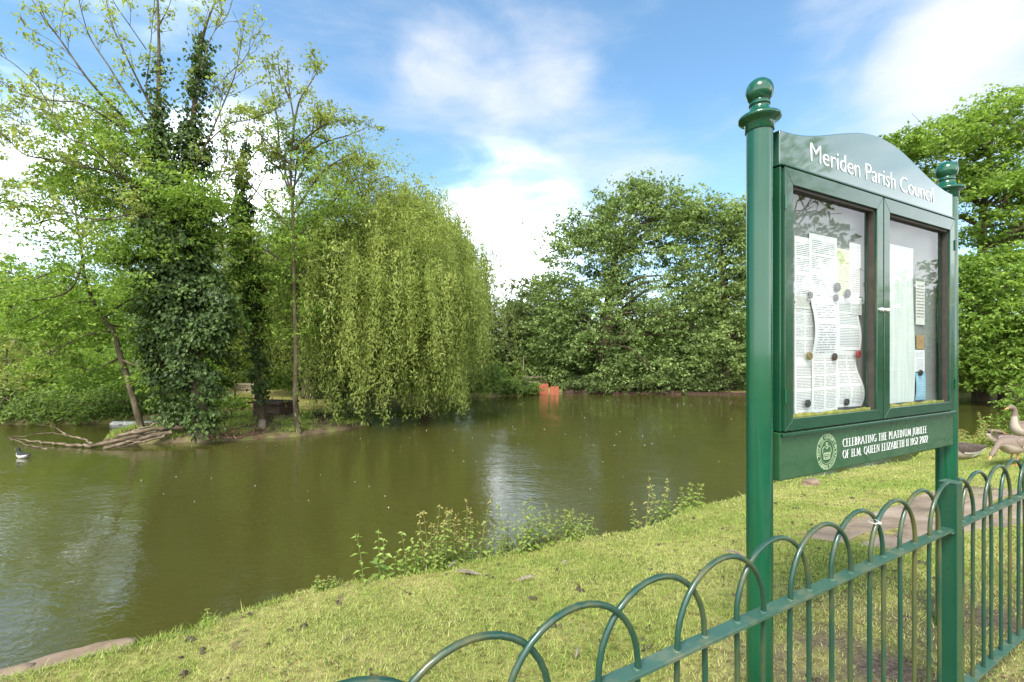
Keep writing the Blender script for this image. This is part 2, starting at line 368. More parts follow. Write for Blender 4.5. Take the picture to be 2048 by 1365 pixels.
def sstep(a, b, x):
    t = np.clip((x - a) / (b - a), 0, 1); return t * t * (3 - 2 * t)
def height(P):
    P = np.asarray(P, float).reshape(-1, 2); d = sdist(P, POND); s = P @ NF
    nearw = s < 6
    land_near = -.40 + .40 * sstep(0, 3.1, d) + .012 * wob(P[:, 0], P[:, 1], 2.3)
    land_far = -.42 + .03 * np.clip(d, 0, 40) + .03 * wob(P[:, 0], P[:, 1], .7)
    land = np.where(nearw, land_near, land_far)
    h = np.where(d > 0, np.minimum(land, -.60 + (land + .60) * sstep(-.02, .16, d)), -.60 - .7 * np.clip(-d, 0, 1.2))
    return h
def gz(x, y): return float(height([(x, y)])[0])

def build_ground():
    nr, na = 230, 520
    rr = .25 * (900 / .25) ** (np.linspace(0, 1, nr) ** .86)
    aa = np.linspace(-math.pi, math.pi, na, endpoint=False)
    A, Rr = np.meshgrid(aa, rr); X = (Rr * np.sin(A)).ravel(); Y = (Rr * np.cos(A)).ravel()
    P = np.stack((X, Y), 1); Z = height(P)
    soil = soil_mask(P)
    verts = np.vstack((np.stack((X, Y, Z), 1), [(0, 0, 0.)]))
    i = np.arange(nr - 1)[:, None] * na; j = np.arange(na)[None]; j2 = (j + 1) % na
    f = np.stack((i + j, i + j2, i + na + j2, i + na + j), -1).reshape(-1, 4)
    c = len(verts) - 1; k = np.arange(na)
    cap = np.stack((np.full(na, c), k, (k + 1) % na, (k + 1) % na), 1)
    o = np_mesh('ground', verts, f, M['terrain'], None, {'soil': np.append(soil, 0)}, True)
    tag(o, kind='structure')
    w = MB(); w.box(-40, 45, -12, 40, WATER - .9, WATER); o = w.build('water', M['water']); tag(o, kind='structure')
def soil_mask(P):
    x, y = P[:, 0], P[:, 1]; d = sdist(P, POND); s = P @ NF
    m = 1.0 * np.exp(-(((x - 1.9) / .7) ** 2 + ((y - 2.45) / .5) ** 2) ** 1.3); m = np.maximum(m, .55 * (1 - sstep(.95, 1.6, s)) * np.clip(.4 + wob(x, y, 2.7), 0, 1))
    m = np.maximum(m, .9 * np.exp(-((x - 3.0) / .9) ** 2 - ((y - 2.9) / .5) ** 2))
    m = m * np.clip(.75 + .6 * wob(x, y, 6), 0, 1)
    m = np.maximum(m, .8 * (1 - sstep(.02, .22, np.abs(d))))
    m = np.where(d < 0, .9, m)
    # spots of bare earth
    spots = sstep(.74, .95, wob(x * 2.3 + 3, y * 2.1, 2.2) * .8 + .25 * wob(x, y, 9)) * .7
    return np.clip(np.maximum(m, np.where(s < 6, spots, 0)), 0, 1)
build_ground()

def grass():
    n = 850000
    # area between fence side and water, denser towards the camera
    t = rng.uniform(-5.5, 17, n); s = rng.uniform(-.1, 4.6, n)
    P = t[:, None] * EF + s[:, None] * NF
    Y = P[:, 1]; u = P[:, 0] / np.maximum(Y, .1)
    keep = (Y > 1.4) & (u > -1.45) & (u < 1.45) & (rng.random(n) < np.clip(4.2 / np.maximum(Y, 1), .12, 1) ** 1.2)
    P = P[keep]; d = sdist(P, POND); so = soil_mask(P)
    k2 = (d > .02) & (rng.random(len(P)) > so * 1.1); P = P[k2]; d = d[k2]; n = len(P)
    z = height(P); x, y = P[:, 0], P[:, 1]
    patch = wob(x, y, 1.1) * .5 + .3 * wob(x + 3, y - 1, 3.1) + .2 * wob(x, y, 7)
    pathm = in_path(P)
    tint = np.clip(.46 + .16 * (P @ NF < 2.0) * (.5 + .5 * wob(x, y, 1.9)) + .34 * patch + rng.normal(0, .18, n) + .10 * (d < .5) * rng.random(n) , 0, 1)
    hgt = np.clip(rng.lognormal(-4.25, .40, n) * (1 + .35 * (patch < -.2)), .008, .055) * np.where(pathm, .6, 1) * (1 + 1.4 * (d < .22) * rng.random(n) ** 2)
    k3 = ~(pathm & (rng.random(n) < .60)); x, y, z, tint, hgt = x[k3], y[k3], z[k3], tint[k3], hgt[k3]; n = len(x)
    w = np.clip(.0014 + .0009 * y * .5, .0018, .010) * rng.uniform(.7, 1.3, n)
    a = rng.uniform(0, 2 * math.pi, n); lean = rng.uniform(.2, 1.5, n) * hgt; la = rng.uniform(0, 2 * math.pi, n)
    ca, sa = np.cos(a) * w, np.sin(a) * w
    b1 = np.stack((x - ca, y - sa, z - .004), 1); b2 = np.stack((x + ca, y + sa, z - .004), 1)
    tp = np.stack((x + lean * np.cos(la), y + lean * np.sin(la), z + hgt), 1)
    V = np.stack((b1, b2, tp), 1).reshape(-1, 3); f = np.arange(3 * n).reshape(-1, 3)
    o = np_mesh('grass', V, f, M['blade'], None, {'tint': np.repeat(tint, 3)})
    tag(o, 'short patchy green and straw grass on the pond bank', 'grass', kind='stuff')
def in_path(P):
    t = P @ EF; s = P @ NF
    c = 2.25 - .12 * (t - 4.6) ; wdt = .42 + .12 * np.sin(t * 3) + .25 * sstep(5, 8, t)
    return (t > 4.85 + .12 * np.sin(s * 7)) & (t < 8.2) & (np.abs(s - c) < wdt)
grass()

# ------------------------------------------------------------------ foliage builders
def unit(v): return v / (np.linalg.norm(v, axis=-1, keepdims=True) + 1e-9)
def leaves(name, P, D, Nn, Ln, Wd, tint, mat, parent):
    """One mesh of pointed leaf faces, a little folded along the midrib."""
    D = unit(D); S = unit(np.cross(D, Nn)); U = np.cross(S, D); Ln = Ln[:, None]; Wd = Wd[:, None]
    base = P - D * Ln * .5; tip = P + D * Ln * .5 - U * Ln * .12
    a = P + S * Wd * .5 - D * Ln * .06 + U * Wd * .18; b = P - S * Wd * .5 - D * Ln * .06 + U * Wd * .18
    n = len(P); Vv = np.stack((base, a, tip, b), 1).reshape(-1, 3)
    return np_mesh(name, Vv, np.arange(4 * n).reshape(-1, 4), mat, parent, {'tint': np.repeat(np.clip(tint, 0, 1), 4)})
def rand_dirs(n): return unit(rng.normal(size=(n, 3)))
def catmull(pts, per=5):
    pts = [np.asarray(p, float) for p in pts]; P = [2 * pts[0] - pts[1]] + pts + [2 * pts[-1] - pts[-2]]; out = []
    for i in range(1, len(P) - 2):
        for k in range(per):
            t = k / per; a, b, c, d = P[i - 1:i + 3]
            out.append(.5 * (2 * b + (c - a) * t + (2 * a - 5 * b + 4 * c - d) * t * t + (3 * b - a - 3 * c + d) * t ** 3))
    out.append(pts[-1]); return np.array(out)
def taper(n, r0, r1, p=1.0): return [r0 + (r1 - r0) * (i / (n - 1)) ** p for i in range(n)]

def spray_leaves(C, radius, per, leaf, asp, up=.75, flat=.35, droop=.0, tint_base=None, jit=.16):
    """C (M,3) spray centres -> leaf arrays.  Each spray is a tilted flat disc of leaves."""
    Mn = len(C); axis = unit(np.array((0, 0, up)) + rng.normal(0, .45, (Mn, 3)) * (1.2 - up) + 0)
    n = Mn * per; idx = np.repeat(np.arange(Mn), per); ax = axis[idx]
    rad = np.asarray(radius) if np.ndim(radius) else np.full(Mn, radius)
    o = rng.normal(0, .55, (n, 3)); o -= ax * np.sum(o * ax, 1, keepdims=True) * (1 - flat); o *= rad[idx][:, None]
    P = C[idx] + o; P[:, 2] -= droop * np.hypot(o[:, 0], o[:, 1])
    Nn = unit(ax + rng.normal(0, .55, (n, 3))); D = unit(o + rng.normal(0, .5, (n, 3)) * rad[idx][:, None] + np.array((0, 0, -.25)) * rad[idx][:, None])
    L_ = leaf * rng.uniform(.45, 1.45, n); tb = tint_base[idx] if tint_base is not None else .5
    return P, D, Nn, L_, L_ * asp, tb + rng.normal(0, jit, n)

def in_blobs(P, blobs, shrink):
    m = np.zeros(len(P), bool)
    for b in blobs: m |= (((P - b[:3]) / (np.array(b[3:6]) * shrink)) ** 2).sum(1) < 1
    return m
def clump_centres(blobs, n, inner=.62, hollow=.5):
    blobs = [np.array(b, float) for b in blobs]; wts = np.array([(b[3] * b[4] * b[5]) ** (2 / 3) for b in blobs]); wts /= wts.sum()
    out = []
    while len(out) < n:
        b = blobs[rng.choice(len(blobs), p=wts)]; d = rand_dirs(1)[0]
        p = b[:3] + d * b[3:6] * (inner + (1 - inner) * rng.random() ** .6)
        if in_blobs(p[None], blobs, hollow)[0] and rng.random() < .8: continue
        out.append(p)
    return np.array(out)
def crown_tree(name, label, cat, group, base, trunk, r0, r1, blobs, n_clumps, clump, sprays, per, leaf, asp, mat, bark, limbs=30, up=.75, flat=.35, droop=.1, spray_r=None, inner=.6, hollow=.5, tint=.5, tvar=.16, extra=None, part='crown', ell=.62):
    """Trunk polyline + limbs to leaf clumps filling a union of ellipsoids."""
    base = np.asarray(base, float); root = thing(name, label, cat, tuple(base), 0, group)
    tr = catmull(trunk, 5) - base; mb = MB(); mb.tube(tr, taper(len(tr), r0, r1, .9), 10)
    CC = clump_centres(blobs, n_clumps, inner, hollow) - base
    order = rng.permutation(len(CC))[:limbs]
    for i in order:
        c = CC[i]; z_at = c[2] - rng.uniform(.25, .6) * np.linalg.norm(c[:2] - tr[len(tr) // 2, :2])
        k = int(np.clip(np.argmin(np.abs(tr[:, 2] - z_at)), len(tr) * .22, len(tr) - 1)); a = tr[k]
        mid = a * .5 + c * .5 + np.array((0, 0, .12 * np.linalg.norm(c - a))) + rng.normal(0, .06, 3) * np.linalg.norm(c - a)
        pl = catmull([a, mid, c], 5); rb = max(.02, (r0 + (r1 - r0) * k / len(tr)) * .42)
        mb.tube(pl, taper(len(pl), rb, .012), 6)
        for _ in range(3):
            k2 = rng.integers(4, len(pl)); q = pl[k2 - 1] + rng.normal(0, clump * .7, 3); mb.tube([pl[k2 - 1], (pl[k2 - 1] + q) / 2 + rng.normal(0, .05, 3), q], [.018, .012, .006], 4)
    for pl_, ra, rb in (extra or []):
        pl = catmull(pl_, 5) - base; mb.tube(pl, taper(len(pl), ra, rb), 7)
    mb.build('trunk', bark, root, 60, fix=False)
    ct = tint + rng.normal(0, tvar, len(CC))
    cs = clump * rng.uniform(.6, 1.35, len(CC))
    idx = np.repeat(np.arange(len(CC)), sprays); o = rng.normal(0, .58, (len(idx), 3)) * np.array((1, 1, ell)) * cs[idx][:, None]
    S = CC[idx] + o; st = ct[idx] + rng.normal(0, .06, len(idx)) 
    arr = spray_leaves(S, cs[idx] * .42 if spray_r is None else spray_r, per, leaf, asp, up, flat, droop, st)
    leaves(part, *arr, mat, root)
    return root

def px_blob(px, py, rx, ry, Y, depth=.8, dY=0):
    """ellipsoid that covers rx by ry pixels around (px, py) at distance Y"""
    c = V3(px, py, Y + dY); k = (Y + dY) / F; return (*c, rx * k, max(rx, ry) * k * depth, ry * k)

def grow(mb, pts, r0, r1, tufts, level, twig_len, density, spread=.9, up=.25, n=6):
    """a branch along pts with side twigs; leaf tuft positions go to tufts"""
    pl = catmull(pts, 6) if len(pts) < 12 else np.asarray(pts); m = len(pl); mb.tube(pl, taper(m, r0, r1), n, False)
    seg = np.linalg.norm(np.diff(pl, axis=0), axis=1); total = seg.sum(); cum = np.concatenate(([0], np.cumsum(seg)))
    k = max(2, int(total * density))
    for s in np.sort(rng.uniform(.12, 1.0, k)) * total:
        i = min(np.searchsorted(cum, s), m - 1); p = pl[i]; t = unit(pl[min(i + 1, m - 1)] - pl[max(i - 1, 0)])
        d = unit(t + rand_dirs(1)[0] * spread + np.array((0, 0, up))); ln = twig_len * rng.uniform(.4, 1.2) * (1 - .45 * s / total)
        q1 = p + d * ln * .5 + rng.normal(0, .05, 3) * ln; q2 = p + d * ln + rng.normal(0, .12, 3) * ln + np.array((0, 0, -.03 * ln))
        if level > 0:
            grow(mb, [p, q1, q2], max(.006, r1 * .75), .004, tufts, level - 1, twig_len * .5, density * 1.7, spread, up, 4)
        else:
            mb.tube([p, q1, q2], [.006, .005, .003], 3, False)
            tufts.append(q2); tufts.append(q1)
            if rng.random() < .6: tufts.append((q1 + q2) / 2 + rng.normal(0, .05, 3))
    tufts.append(pl[-1])

def ivy_on(parent, base, stems, count, size, name='ivy', tint=.42, clump=.24):
    """stems: list of (polyline world, radii along it); ivy hangs in leafy shelves round each stem"""
    C, O, Ts = [], [], []; per = 34
    tot = sum(np.mean(r) * np.linalg.norm(np.diff(np.asarray(p), axis=0), axis=1).sum() for p, r in stems)
    for pts, rad in stems:
        pl = catmull(pts, 8); rr = np.interp(np.linspace(0, 1, len(pl)), np.linspace(0, 1, len(rad)), rad)
        ln = np.linalg.norm(np.diff(pl, axis=0), axis=1).sum(); n = int(count / per * np.mean(rad) * ln / tot)
        i = rng.choice(len(pl), n, p=rr / rr.sum()); pos = pl[i] + (pl[np.minimum(i + 1, len(pl) - 1)] - pl[i]) * rng.uniform(-.5, .5, n)[:, None]
        a = rng.uniform(0, 2 * math.pi, n); z = pos[:, 2]
        bul = 1 + .38 * np.sin(a * 2 + z * 1.9) * np.sin(z * 2.7 + a) + .25 * np.sin(a * 3 + z * 5.3)
        r = rr[i] * bul * (.25 + .80 * rng.random(n) ** .5); out = np.stack((np.cos(a), np.sin(a), np.zeros(n)), 1)
        C.append(pos + out * r[:, None]); O.append(out); Ts.append(tint + .20 * (bul - 1) + rng.normal(0, .17, n))
    C = np.vstack(C) - base; O = np.vstack(O); T = np.concatenate(Ts); idx = np.repeat(np.arange(len(C)), per); n = len(idx)
    o = rng.normal(0, .6, (n, 3)) * np.array((1, 1, .5)) * clump * rng.uniform(.5, 1.2, len(C))[idx][:, None]
    o[:, 2] -= .35 * np.sum(o * O[idx], 1)
    Nn = unit(O[idx] * .8 + np.array((0, 0, .7)) + rng.normal(0, .45, (n, 3))); D = unit(np.array((0, 0, -1)) + O[idx] * .7 + rng.normal(0, .5, (n, 3)))
    L_ = size * rng.uniform(.55, 1.25, n)
    return leaves(name, C[idx] + o, D, Nn, L_, L_ * .85, T[idx] + rng.normal(0, .14, n), M['leaf_ivy'], parent)

# ------------------------------------------------------------------ island
ISL = np.array([wl(px, 2.23 * F / (py - HOR)) for px, py in ((205, 891), (260, 889), (330, 887), (400, 884), (460, 883), (520, 879), (570, 876), (610, 871), (660, 865), (700, 859), (733, 851), (741, 845), (728, 839), (690, 834),
                (600, 830), (500, 832), (420, 838), (340, 846), (270, 858), (215, 876))])
def island():
    x0, y0 = ISL.min(0) - .6; x1, y1 = ISL.max(0) + .6; st = .09
    gx, gy = np.meshgrid(np.arange(x0, x1, st), np.arange(y0, y1, st)); P = np.stack((gx.ravel(), gy.ravel()), 1)
    d = -sdist(P, ISL) + .06 * wob(P[:, 0], P[:, 1], 3)
    z = np.where(d > 0, WATER + .01 + .11 * sstep(0, .07, d) + .13 * sstep(.1, 1.6, d) + .035 * wob(P[:, 0], P[:, 1], 4) * sstep(.1, .6, d), WATER + .02 + d * 1.6)
    ny, nx = gx.shape; i = np.arange(ny - 1)[:, None] * nx + np.arange(nx - 1)[None]
    f = np.stack((i, i + 1, i + nx + 1, i + nx), -1).reshape(-1, 4)
    o = np_mesh('island_ground', np.stack((P[:, 0], P[:, 1], z), 1), f, M['island'], None, None, True); tag(o, kind='structure')
island()
IZ = -.42

def island_litter():
    lo, hi = ISL.min(0), ISL.max(0); n = 9000; P = rng.uniform(lo, hi, (n, 2)); d = -sdist(P, ISL); P = P[d > .04]; d = d[d > .04]; m = len(P)
    z = WATER + .01 + .11 * sstep(0, .07, d) + .13 * sstep(.1, 1.6, d) + .035 * wob(P[:, 0], P[:, 1], 4) * sstep(.1, .6, d)
    litter = leaf_mat('island litter', [(.035, .025, .015), (.10, .07, .04), (.19, .15, .09), (.16, .21, .05)], trans=.2, rough=.8, spec=.1)
    o = leaves('dead_leaves', np.stack((P[:, 0], P[:, 1], z + rng.uniform(.005, .03, m)), 1), rand_dirs(m) * (1, 1, .4), np.array((0, 0, 1.)) + rng.normal(0, .4, (m, 3)), rng.uniform(.03, .08, m), rng.uniform(.02, .05, m), rng.random(m), litter, None)
    tag(o, 'dead leaves and small weeds covering the island floor', 'leaf litter', kind='stuff')
    g = P[(wob(P[:, 0], P[:, 1], 2.2) > .05)]; g = np.repeat(g, 5, 0) + rng.normal(0, .09, (len(g) * 5, 2)); d = -sdist(g, ISL); g = g[d > .02]; d = d[d > .02]; m = len(g)
    z = WATER + .01 + .11 * sstep(0, .07, d) + .13 * sstep(.1, 1.6, d); h = rng.uniform(.04, .16, m)
    o = leaves('island_grass', np.stack((g[:, 0], g[:, 1], z + h * .45), 1), np.array((0, 0, 1.)) + rng.normal(0, .35, (m, 3)), rand_dirs(m), h, np.full(m, .012), rng.normal(.3, .15, m), M['blade'], None)
    tag(o, 'rough tufts of grass on the island under the trees', 'grass', kind='stuff')
island_litter()

# ------------------------------------------------------------------ island trees
def ivy_tree():
    Y = 11.6; base = V3(405, 884, Y); base[2] = IZ - .1
    root = thing('ivy_clad_tree', 'tall tree on the island smothered in dark ivy with pale bare upper branches', 'tree', tuple(base))
    mb = MB(); T = []
    def W(l, dY=0): return [V3(x, y, Y + dY + e) for x, y, e in l]
    main = W([(407, 884, 0), (398, 800, 0), (392, 700, .05), (376, 600, .1), (352, 500, .1), (334, 400, .1), (321, 300, .1), (317, 200, .1), (318, 100, .2), (314, -40, .3)])
    sec = W([(398, 790, .1), (388, 640, .3), (380, 480, .4), (380, 330, .4), (386, 240, .4), (397, 150, .4), (404, 85, .5), (416, 40, .6), (440, -20, .7)])
    low = W([(352, 850, .7), (341, 800, .7), (318, 720, .6), (330, 640, .4), (350, 560, .2)])
    pl = catmull(main, 6) ; mb.tube(pl - base, taper(len(pl), .19, .02, .8), 10)
    pl = catmull(sec, 6); mb.tube(pl - base, taper(len(pl), .12, .012, .9), 8)
    pl = catmull(low, 6); mb.tube(pl - base, taper(len(pl), .11, .06, .9), 8)
    br = [([(245, 232), (217, 205), (173, 155), (120, 79), (90, 40), (67, 5), (40, -40)], .05, -.6), ([(300, 250), (252, 188), (217, 132), (182, 79), (164, 26), (150, -40)], .045, .5),
          ([(312, 235), (285, 180), (250, 108), (228, 59), (212, 0), (200, -40)], .045, -.3), ([(318, 225), (293, 188), (299, 117), (305, 44), (312, -30)], .03, .6),
          ([(318, 50), (337, 15), (350, -30)], .02, .2), ([(293, 100), (260, 52), (228, 5), (215, -30)], .02, -.5),
          ([(320, 310), (228, 246), (164, 208), (111, 202), (44, 190), (10, 165)], .045, -.9), ([(330, 380), (249, 305), (205, 282), (129, 240), (60, 215), (0, 225)], .045, .9),
          ([(340, 410), (228, 349), (182, 337), (97, 319), (47, 308), (0, 264), (-60, 235)], .05, -1.2), ([(345, 450), (260, 420), (167, 397), (132, 381), (88, 366), (0, 363), (-70, 350)], .05, .7),
          ([(350, 480), (280, 430), (200, 440), (120, 420), (40, 400), (-40, 420)], .04, -1.6), ([(340, 420), (300, 340), (240, 300), (180, 270), (110, 262), (40, 250), (-30, 275)], .035, 1.4),
          ([(345, 440), (270, 380), (190, 300), (130, 270), (80, 180), (30, 130), (-20, 100)], .035, -1.9),
          ([(383, 360), (392, 331), (413, 287), (448, 205), (469, 152), (480, 100), (490, 40)], .045, -.4), ([(413, 287), (457, 249), (498, 240), (545, 222), (580, 200)], .026, -.4),
          ([(386, 215), (420, 190), (455, 150), (487, 120), (520, 60)], .025, .6), ([(400, 140), (425, 70), (455, 30), (470, -20)], .018, .5), ([(380, 400), (430, 360), (455, 300), (440, 230), (450, 160)], .03, .9)]
    for l, r, dY in br:
        n = len(l); pts = [V3(x, y, Y + dY * min(1, k / 2.0)) - base for k, (x, y) in enumerate(l)]
        dens = 2.6 if l[-1][1] < 150 else 3.9
        grow(mb, pts, r * .62, .006, T, 1, .95, dens, .75, .15)
    grow(mb, [p - base for p in main[6:]], .02, .01, T, 1, .8, 2.3, .8, .3); grow(mb, [p - base for p in sec[4:]], .02, .01, T, 1, .8, 2.4, .8, .3)
    mb.build('trunk', M['bark'], root, 60, fix=False)
    T = np.array(T); T = T[rng.random(len(T)) < .92]
    hi = np.clip((T[:, 2] - 3.5) / 5, 0, 1)
    arr = spray_leaves(T, .13, 5, .085, .6, .6, .5, .1, .30 + .15 * hi + rng.normal(0, .15, len(T))); leaves('crown', *arr, M['leaf_olive'], root)
    # greener leaf sprays among the lower and middle branches
    bl = [px_blob(235, 330, 120, 90, Y, 1.0), px_blob(170, 400, 90, 60, Y, 1), px_blob(360, 390, 70, 60, Y, .8, -.5), px_blob(230, 240, 60, 45, Y), px_blob(270, 520, 90, 110, Y, .8, -.4), px_blob(420, 440, 50, 90, Y, .8, .3)]
    C = clump_centres(bl, 400, .2, .0) - base
    idx = np.repeat(np.arange(len(C)), 6); S = C[idx] + rng.normal(0, .22, (len(idx), 3)) * np.array((1, 1, .5))
    arr = spray_leaves(S, .17, 9, .085, .55, .8, .3, .1, (.45 + rng.normal(0, .2, len(C)))[idx]); leaves('foliage', *arr, M['leaf_bright'], root)
    k = Y / F
    ivy_on(root, base, [([main[0] * .8 + main[1] * .2] + main[1:9], [x * k for x in (17, 20, 44, 64, 72, 62, 46, 24, 11, 5, 2)]),
                        (sec[1:7], [x * k for x in (14, 46, 36, 20, 13, 8, 3)]), (low, [x * k for x in (12, 16, 30, 50, 60)]),
                        (W([(392, 690, -.3), (425, 660, -.2), (440, 620, -.2), (420, 560, 0)]), [x * k for x in (30, 36, 32, 16)])], 40000, .10)
ivy_tree()

def leaning_tree():
    Y = 13.4; base = V3(284, 858, Y); base[2] = IZ - .1
    root = thing('leaning_tree', 'thin pale trunk leaning over the pond with layered green sprays', 'tree', tuple(base))
    tr = [V3(x, y, Y + e) - base for x, y, e in ((284, 860, 0), (262, 780, 0), (240, 710, 0), (226, 662, 0), (205, 638, .1), (186, 602, .1), (171, 562, .1), (165, 520, .1), (158, 470, .2), (148, 400, .2), (140, 340, .3))]
    mb = MB(); T = []; pl = catmull(tr, 5); mb.tube(pl, taper(len(pl), .088, .016, .9), 9)
    for k, l in enumerate((([(186, 602), (120, 612), (60, 640), (0, 655)], -.5), ([(205, 638), (260, 600), (310, 590), (350, 610)], .3), ([(171, 562), (110, 545), (60, 560), (10, 540)], .7), ([(165, 520), (220, 500), (270, 510)], -.5),
                           ([(226, 662), (170, 672), (110, 700), (70, 720)], -.7), ([(215, 650), (270, 660), (320, 690)], .8), ([(158, 470), (110, 440), (60, 450), (20, 430)], -.4), ([(160, 480), (210, 440), (240, 400)], .6),
                           ([(150, 410), (120, 370), (80, 350)], .4), ([(190, 610), (150, 640), (90, 650)], 1.0), ([(240, 715), (190, 740), (140, 730)], .6), ([(243, 720), (290, 740), (320, 760)], -.4), ([(165, 530), (140, 580), (80, 600), (30, 600)], -1.1))):
        pts = [V3(x, y, Y + l[1] * min(1, j / 1.5)) - base for j, (x, y) in enumerate(l[0])]
        grow(mb, pts, .035, .008, T, 1, 1.05, 3.6, .8, .1)
    mb.build('trunk', M['bark'], root, 60, fix=False)
    T = np.array(T); arr = spray_leaves(T, .20, 9, .10, .6, .85, .22, .12, .5 + rng.normal(0, .15, len(T))); leaves('crown', *arr, M['leaf_bright'], root)
    bl = [px_blob(120, 565, 90, 55, Y, .9), px_blob(235, 600, 100, 80, Y, .8, .3), px_blob(175, 470, 80, 55, Y, .9), px_blob(105, 650, 110, 50, Y, .9), px_blob(215, 720, 80, 50, Y, .8, .4)]
    C = clump_centres(bl, 170, .2, .0) - base; idx = np.repeat(np.arange(len(C)), 6); S = C[idx] + rng.normal(0, .3, (len(idx), 3)) * np.array((1, 1, .3))
    arr = spray_leaves(S, .2, 9, .095, .55, .9, .2, .1, (.5 + rng.normal(0, .2, len(C)))[idx]); leaves('foliage', *arr, M['leaf_bright'], root)
leaning_tree()

def slim_ivy_tree():
    Y = 13.6; base = V3(524, 856, Y); base[2] = IZ - .1; k = Y / F
    root = thing('slim_ivy_tree', 'slim tree by the duck hut with a narrow dark ivy sleeve', 'tree', tuple(base))
    tr = [V3(x, y, Y) for x, y in ((524, 858), (520, 800), (515, 720), (510, 620), (500, 540), (490, 460), (484, 400), (485, 340), (492, 290), (500, 230))]
    mb = MB(); T = []; pl = catmull(tr, 5) - base; mb.tube(pl, taper(len(pl), .10, .012, .9), 8)
    for l, dY in (([(490, 460), (450, 420), (430, 370), (410, 330)], .3), ([(486, 420), (520, 370), (540, 320)], -.4), ([(500, 540), (450, 500), (420, 460)], -.4), ([(505, 560), (545, 520), (570, 480)], .4), ([(485, 350), (460, 310), (450, 270)], .2), ([(488, 330), (515, 300), (530, 260)], .2),
                  ([(510, 600), (470, 560), (430, 560)], .7), ([(508, 590), (550, 570), (580, 560)], -.6)):
        grow(mb, [V3(x, y, Y + dY * j / 2) - base for j, (x, y) in enumerate(l)], .025, .006, T, 1, .7, 3.4, .8, .1)
    mb.build('trunk', M['bark'], root, 60, fix=False)
    T = np.array(T); arr = spray_leaves(T, .16, 7, .09, .6, .75, .3, .12, .5 + rng.normal(0, .15, len(T))); leaves('crown', *arr, M['leaf_mid'], root)
    ivy_on(root, base, [(tr[1:9], [x * k for x in (10, 15, 19, 22, 26, 20, 9, 4, 2)])], 9000, .09, clump=.15)
slim_ivy_tree()

def slim_tree():
    Y = 12.9; base = V3(597, 866, Y); base[2] = IZ - .1
    root = thing('slender_tree', 'slender bare-stemmed tree with an open airy top, tallest beside the ivy tree', 'tree', tuple(base))
    tr = [V3(x, y, Y) for x, y in ((598, 868), (591, 800), (592, 720), (590, 620), (588, 540), (585, 420), (581, 330), (588, 250), (578, 180), (575, 120))]
    mb = MB(); T = []; pl = catmull(tr, 5) - base; mb.tube(pl, taper(len(pl), .085, .01, .8), 9)
    br = [([(585, 420), (590, 360), (600, 300), (640, 260), (665, 215)], .3), ([(583, 390), (560, 300), (555, 240), (545, 190), (540, 150)], -.3), ([(588, 300), (620, 270), (650, 250), (690, 240)], -.5), ([(588, 340), (640, 290), (700, 270), (735, 255)], .5),
          ([(586, 430), (640, 350), (680, 320), (720, 300)], -.4), ([(588, 480), (660, 410), (700, 370), (740, 330)], .5), ([(587, 470), (530, 400), (500, 370), (480, 330)], .4), ([(588, 540), (530, 500), (480, 480), (440, 500)], -.6), ([(590, 560), (640, 520), (700, 500)], -.7),
          ([(588, 250), (600, 200), (625, 160), (640, 130)], .2), ([(580, 200), (560, 150), (555, 110)], .2), ([(582, 330), (540, 290), (510, 260), (490, 250)], -.4), ([(584, 380), (610, 330), (625, 260), (630, 200)], -.1), ([(585, 400), (560, 340), (530, 310), (515, 230)], .6)]
    for l, dY in br: grow(mb, [V3(x, y, Y + dY * j / 2) - base for j, (x, y) in enumerate(l)], .03, .006, T, 1, .75, 3.3, .8, .15)
    mb.build('trunk', M['bark'], root, 60, fix=False)
    T = np.array(T); arr = spray_leaves(T, .17, 9, .085, .6, .7, .4, .1, .25 + rng.normal(0, .16, len(T))); leaves('crown', *arr, M['leaf_olive'], root)
    bl = [px_blob(560, 480, 100, 100, Y, .8), px_blob(640, 400, 80, 80, Y, .8), px_blob(500, 590, 55, 110, Y, .7, .4), px_blob(610, 640, 60, 90, Y, .7, .4), px_blob(590, 310, 70, 70, Y, .8)]
    C = clump_centres(bl, 230, .2, .0) - base; idx = np.repeat(np.arange(len(C)), 6); S = C[idx] + rng.normal(0, .24, (len(idx), 3)) * np.array((1, 1, .5))
    arr = spray_leaves(S, .17, 8, .085, .55, .8, .3, .1, (.5 + rng.normal(0, .2, len(C)))[idx]); leaves('foliage', *arr, M['leaf_bright'], root)
slim_tree()


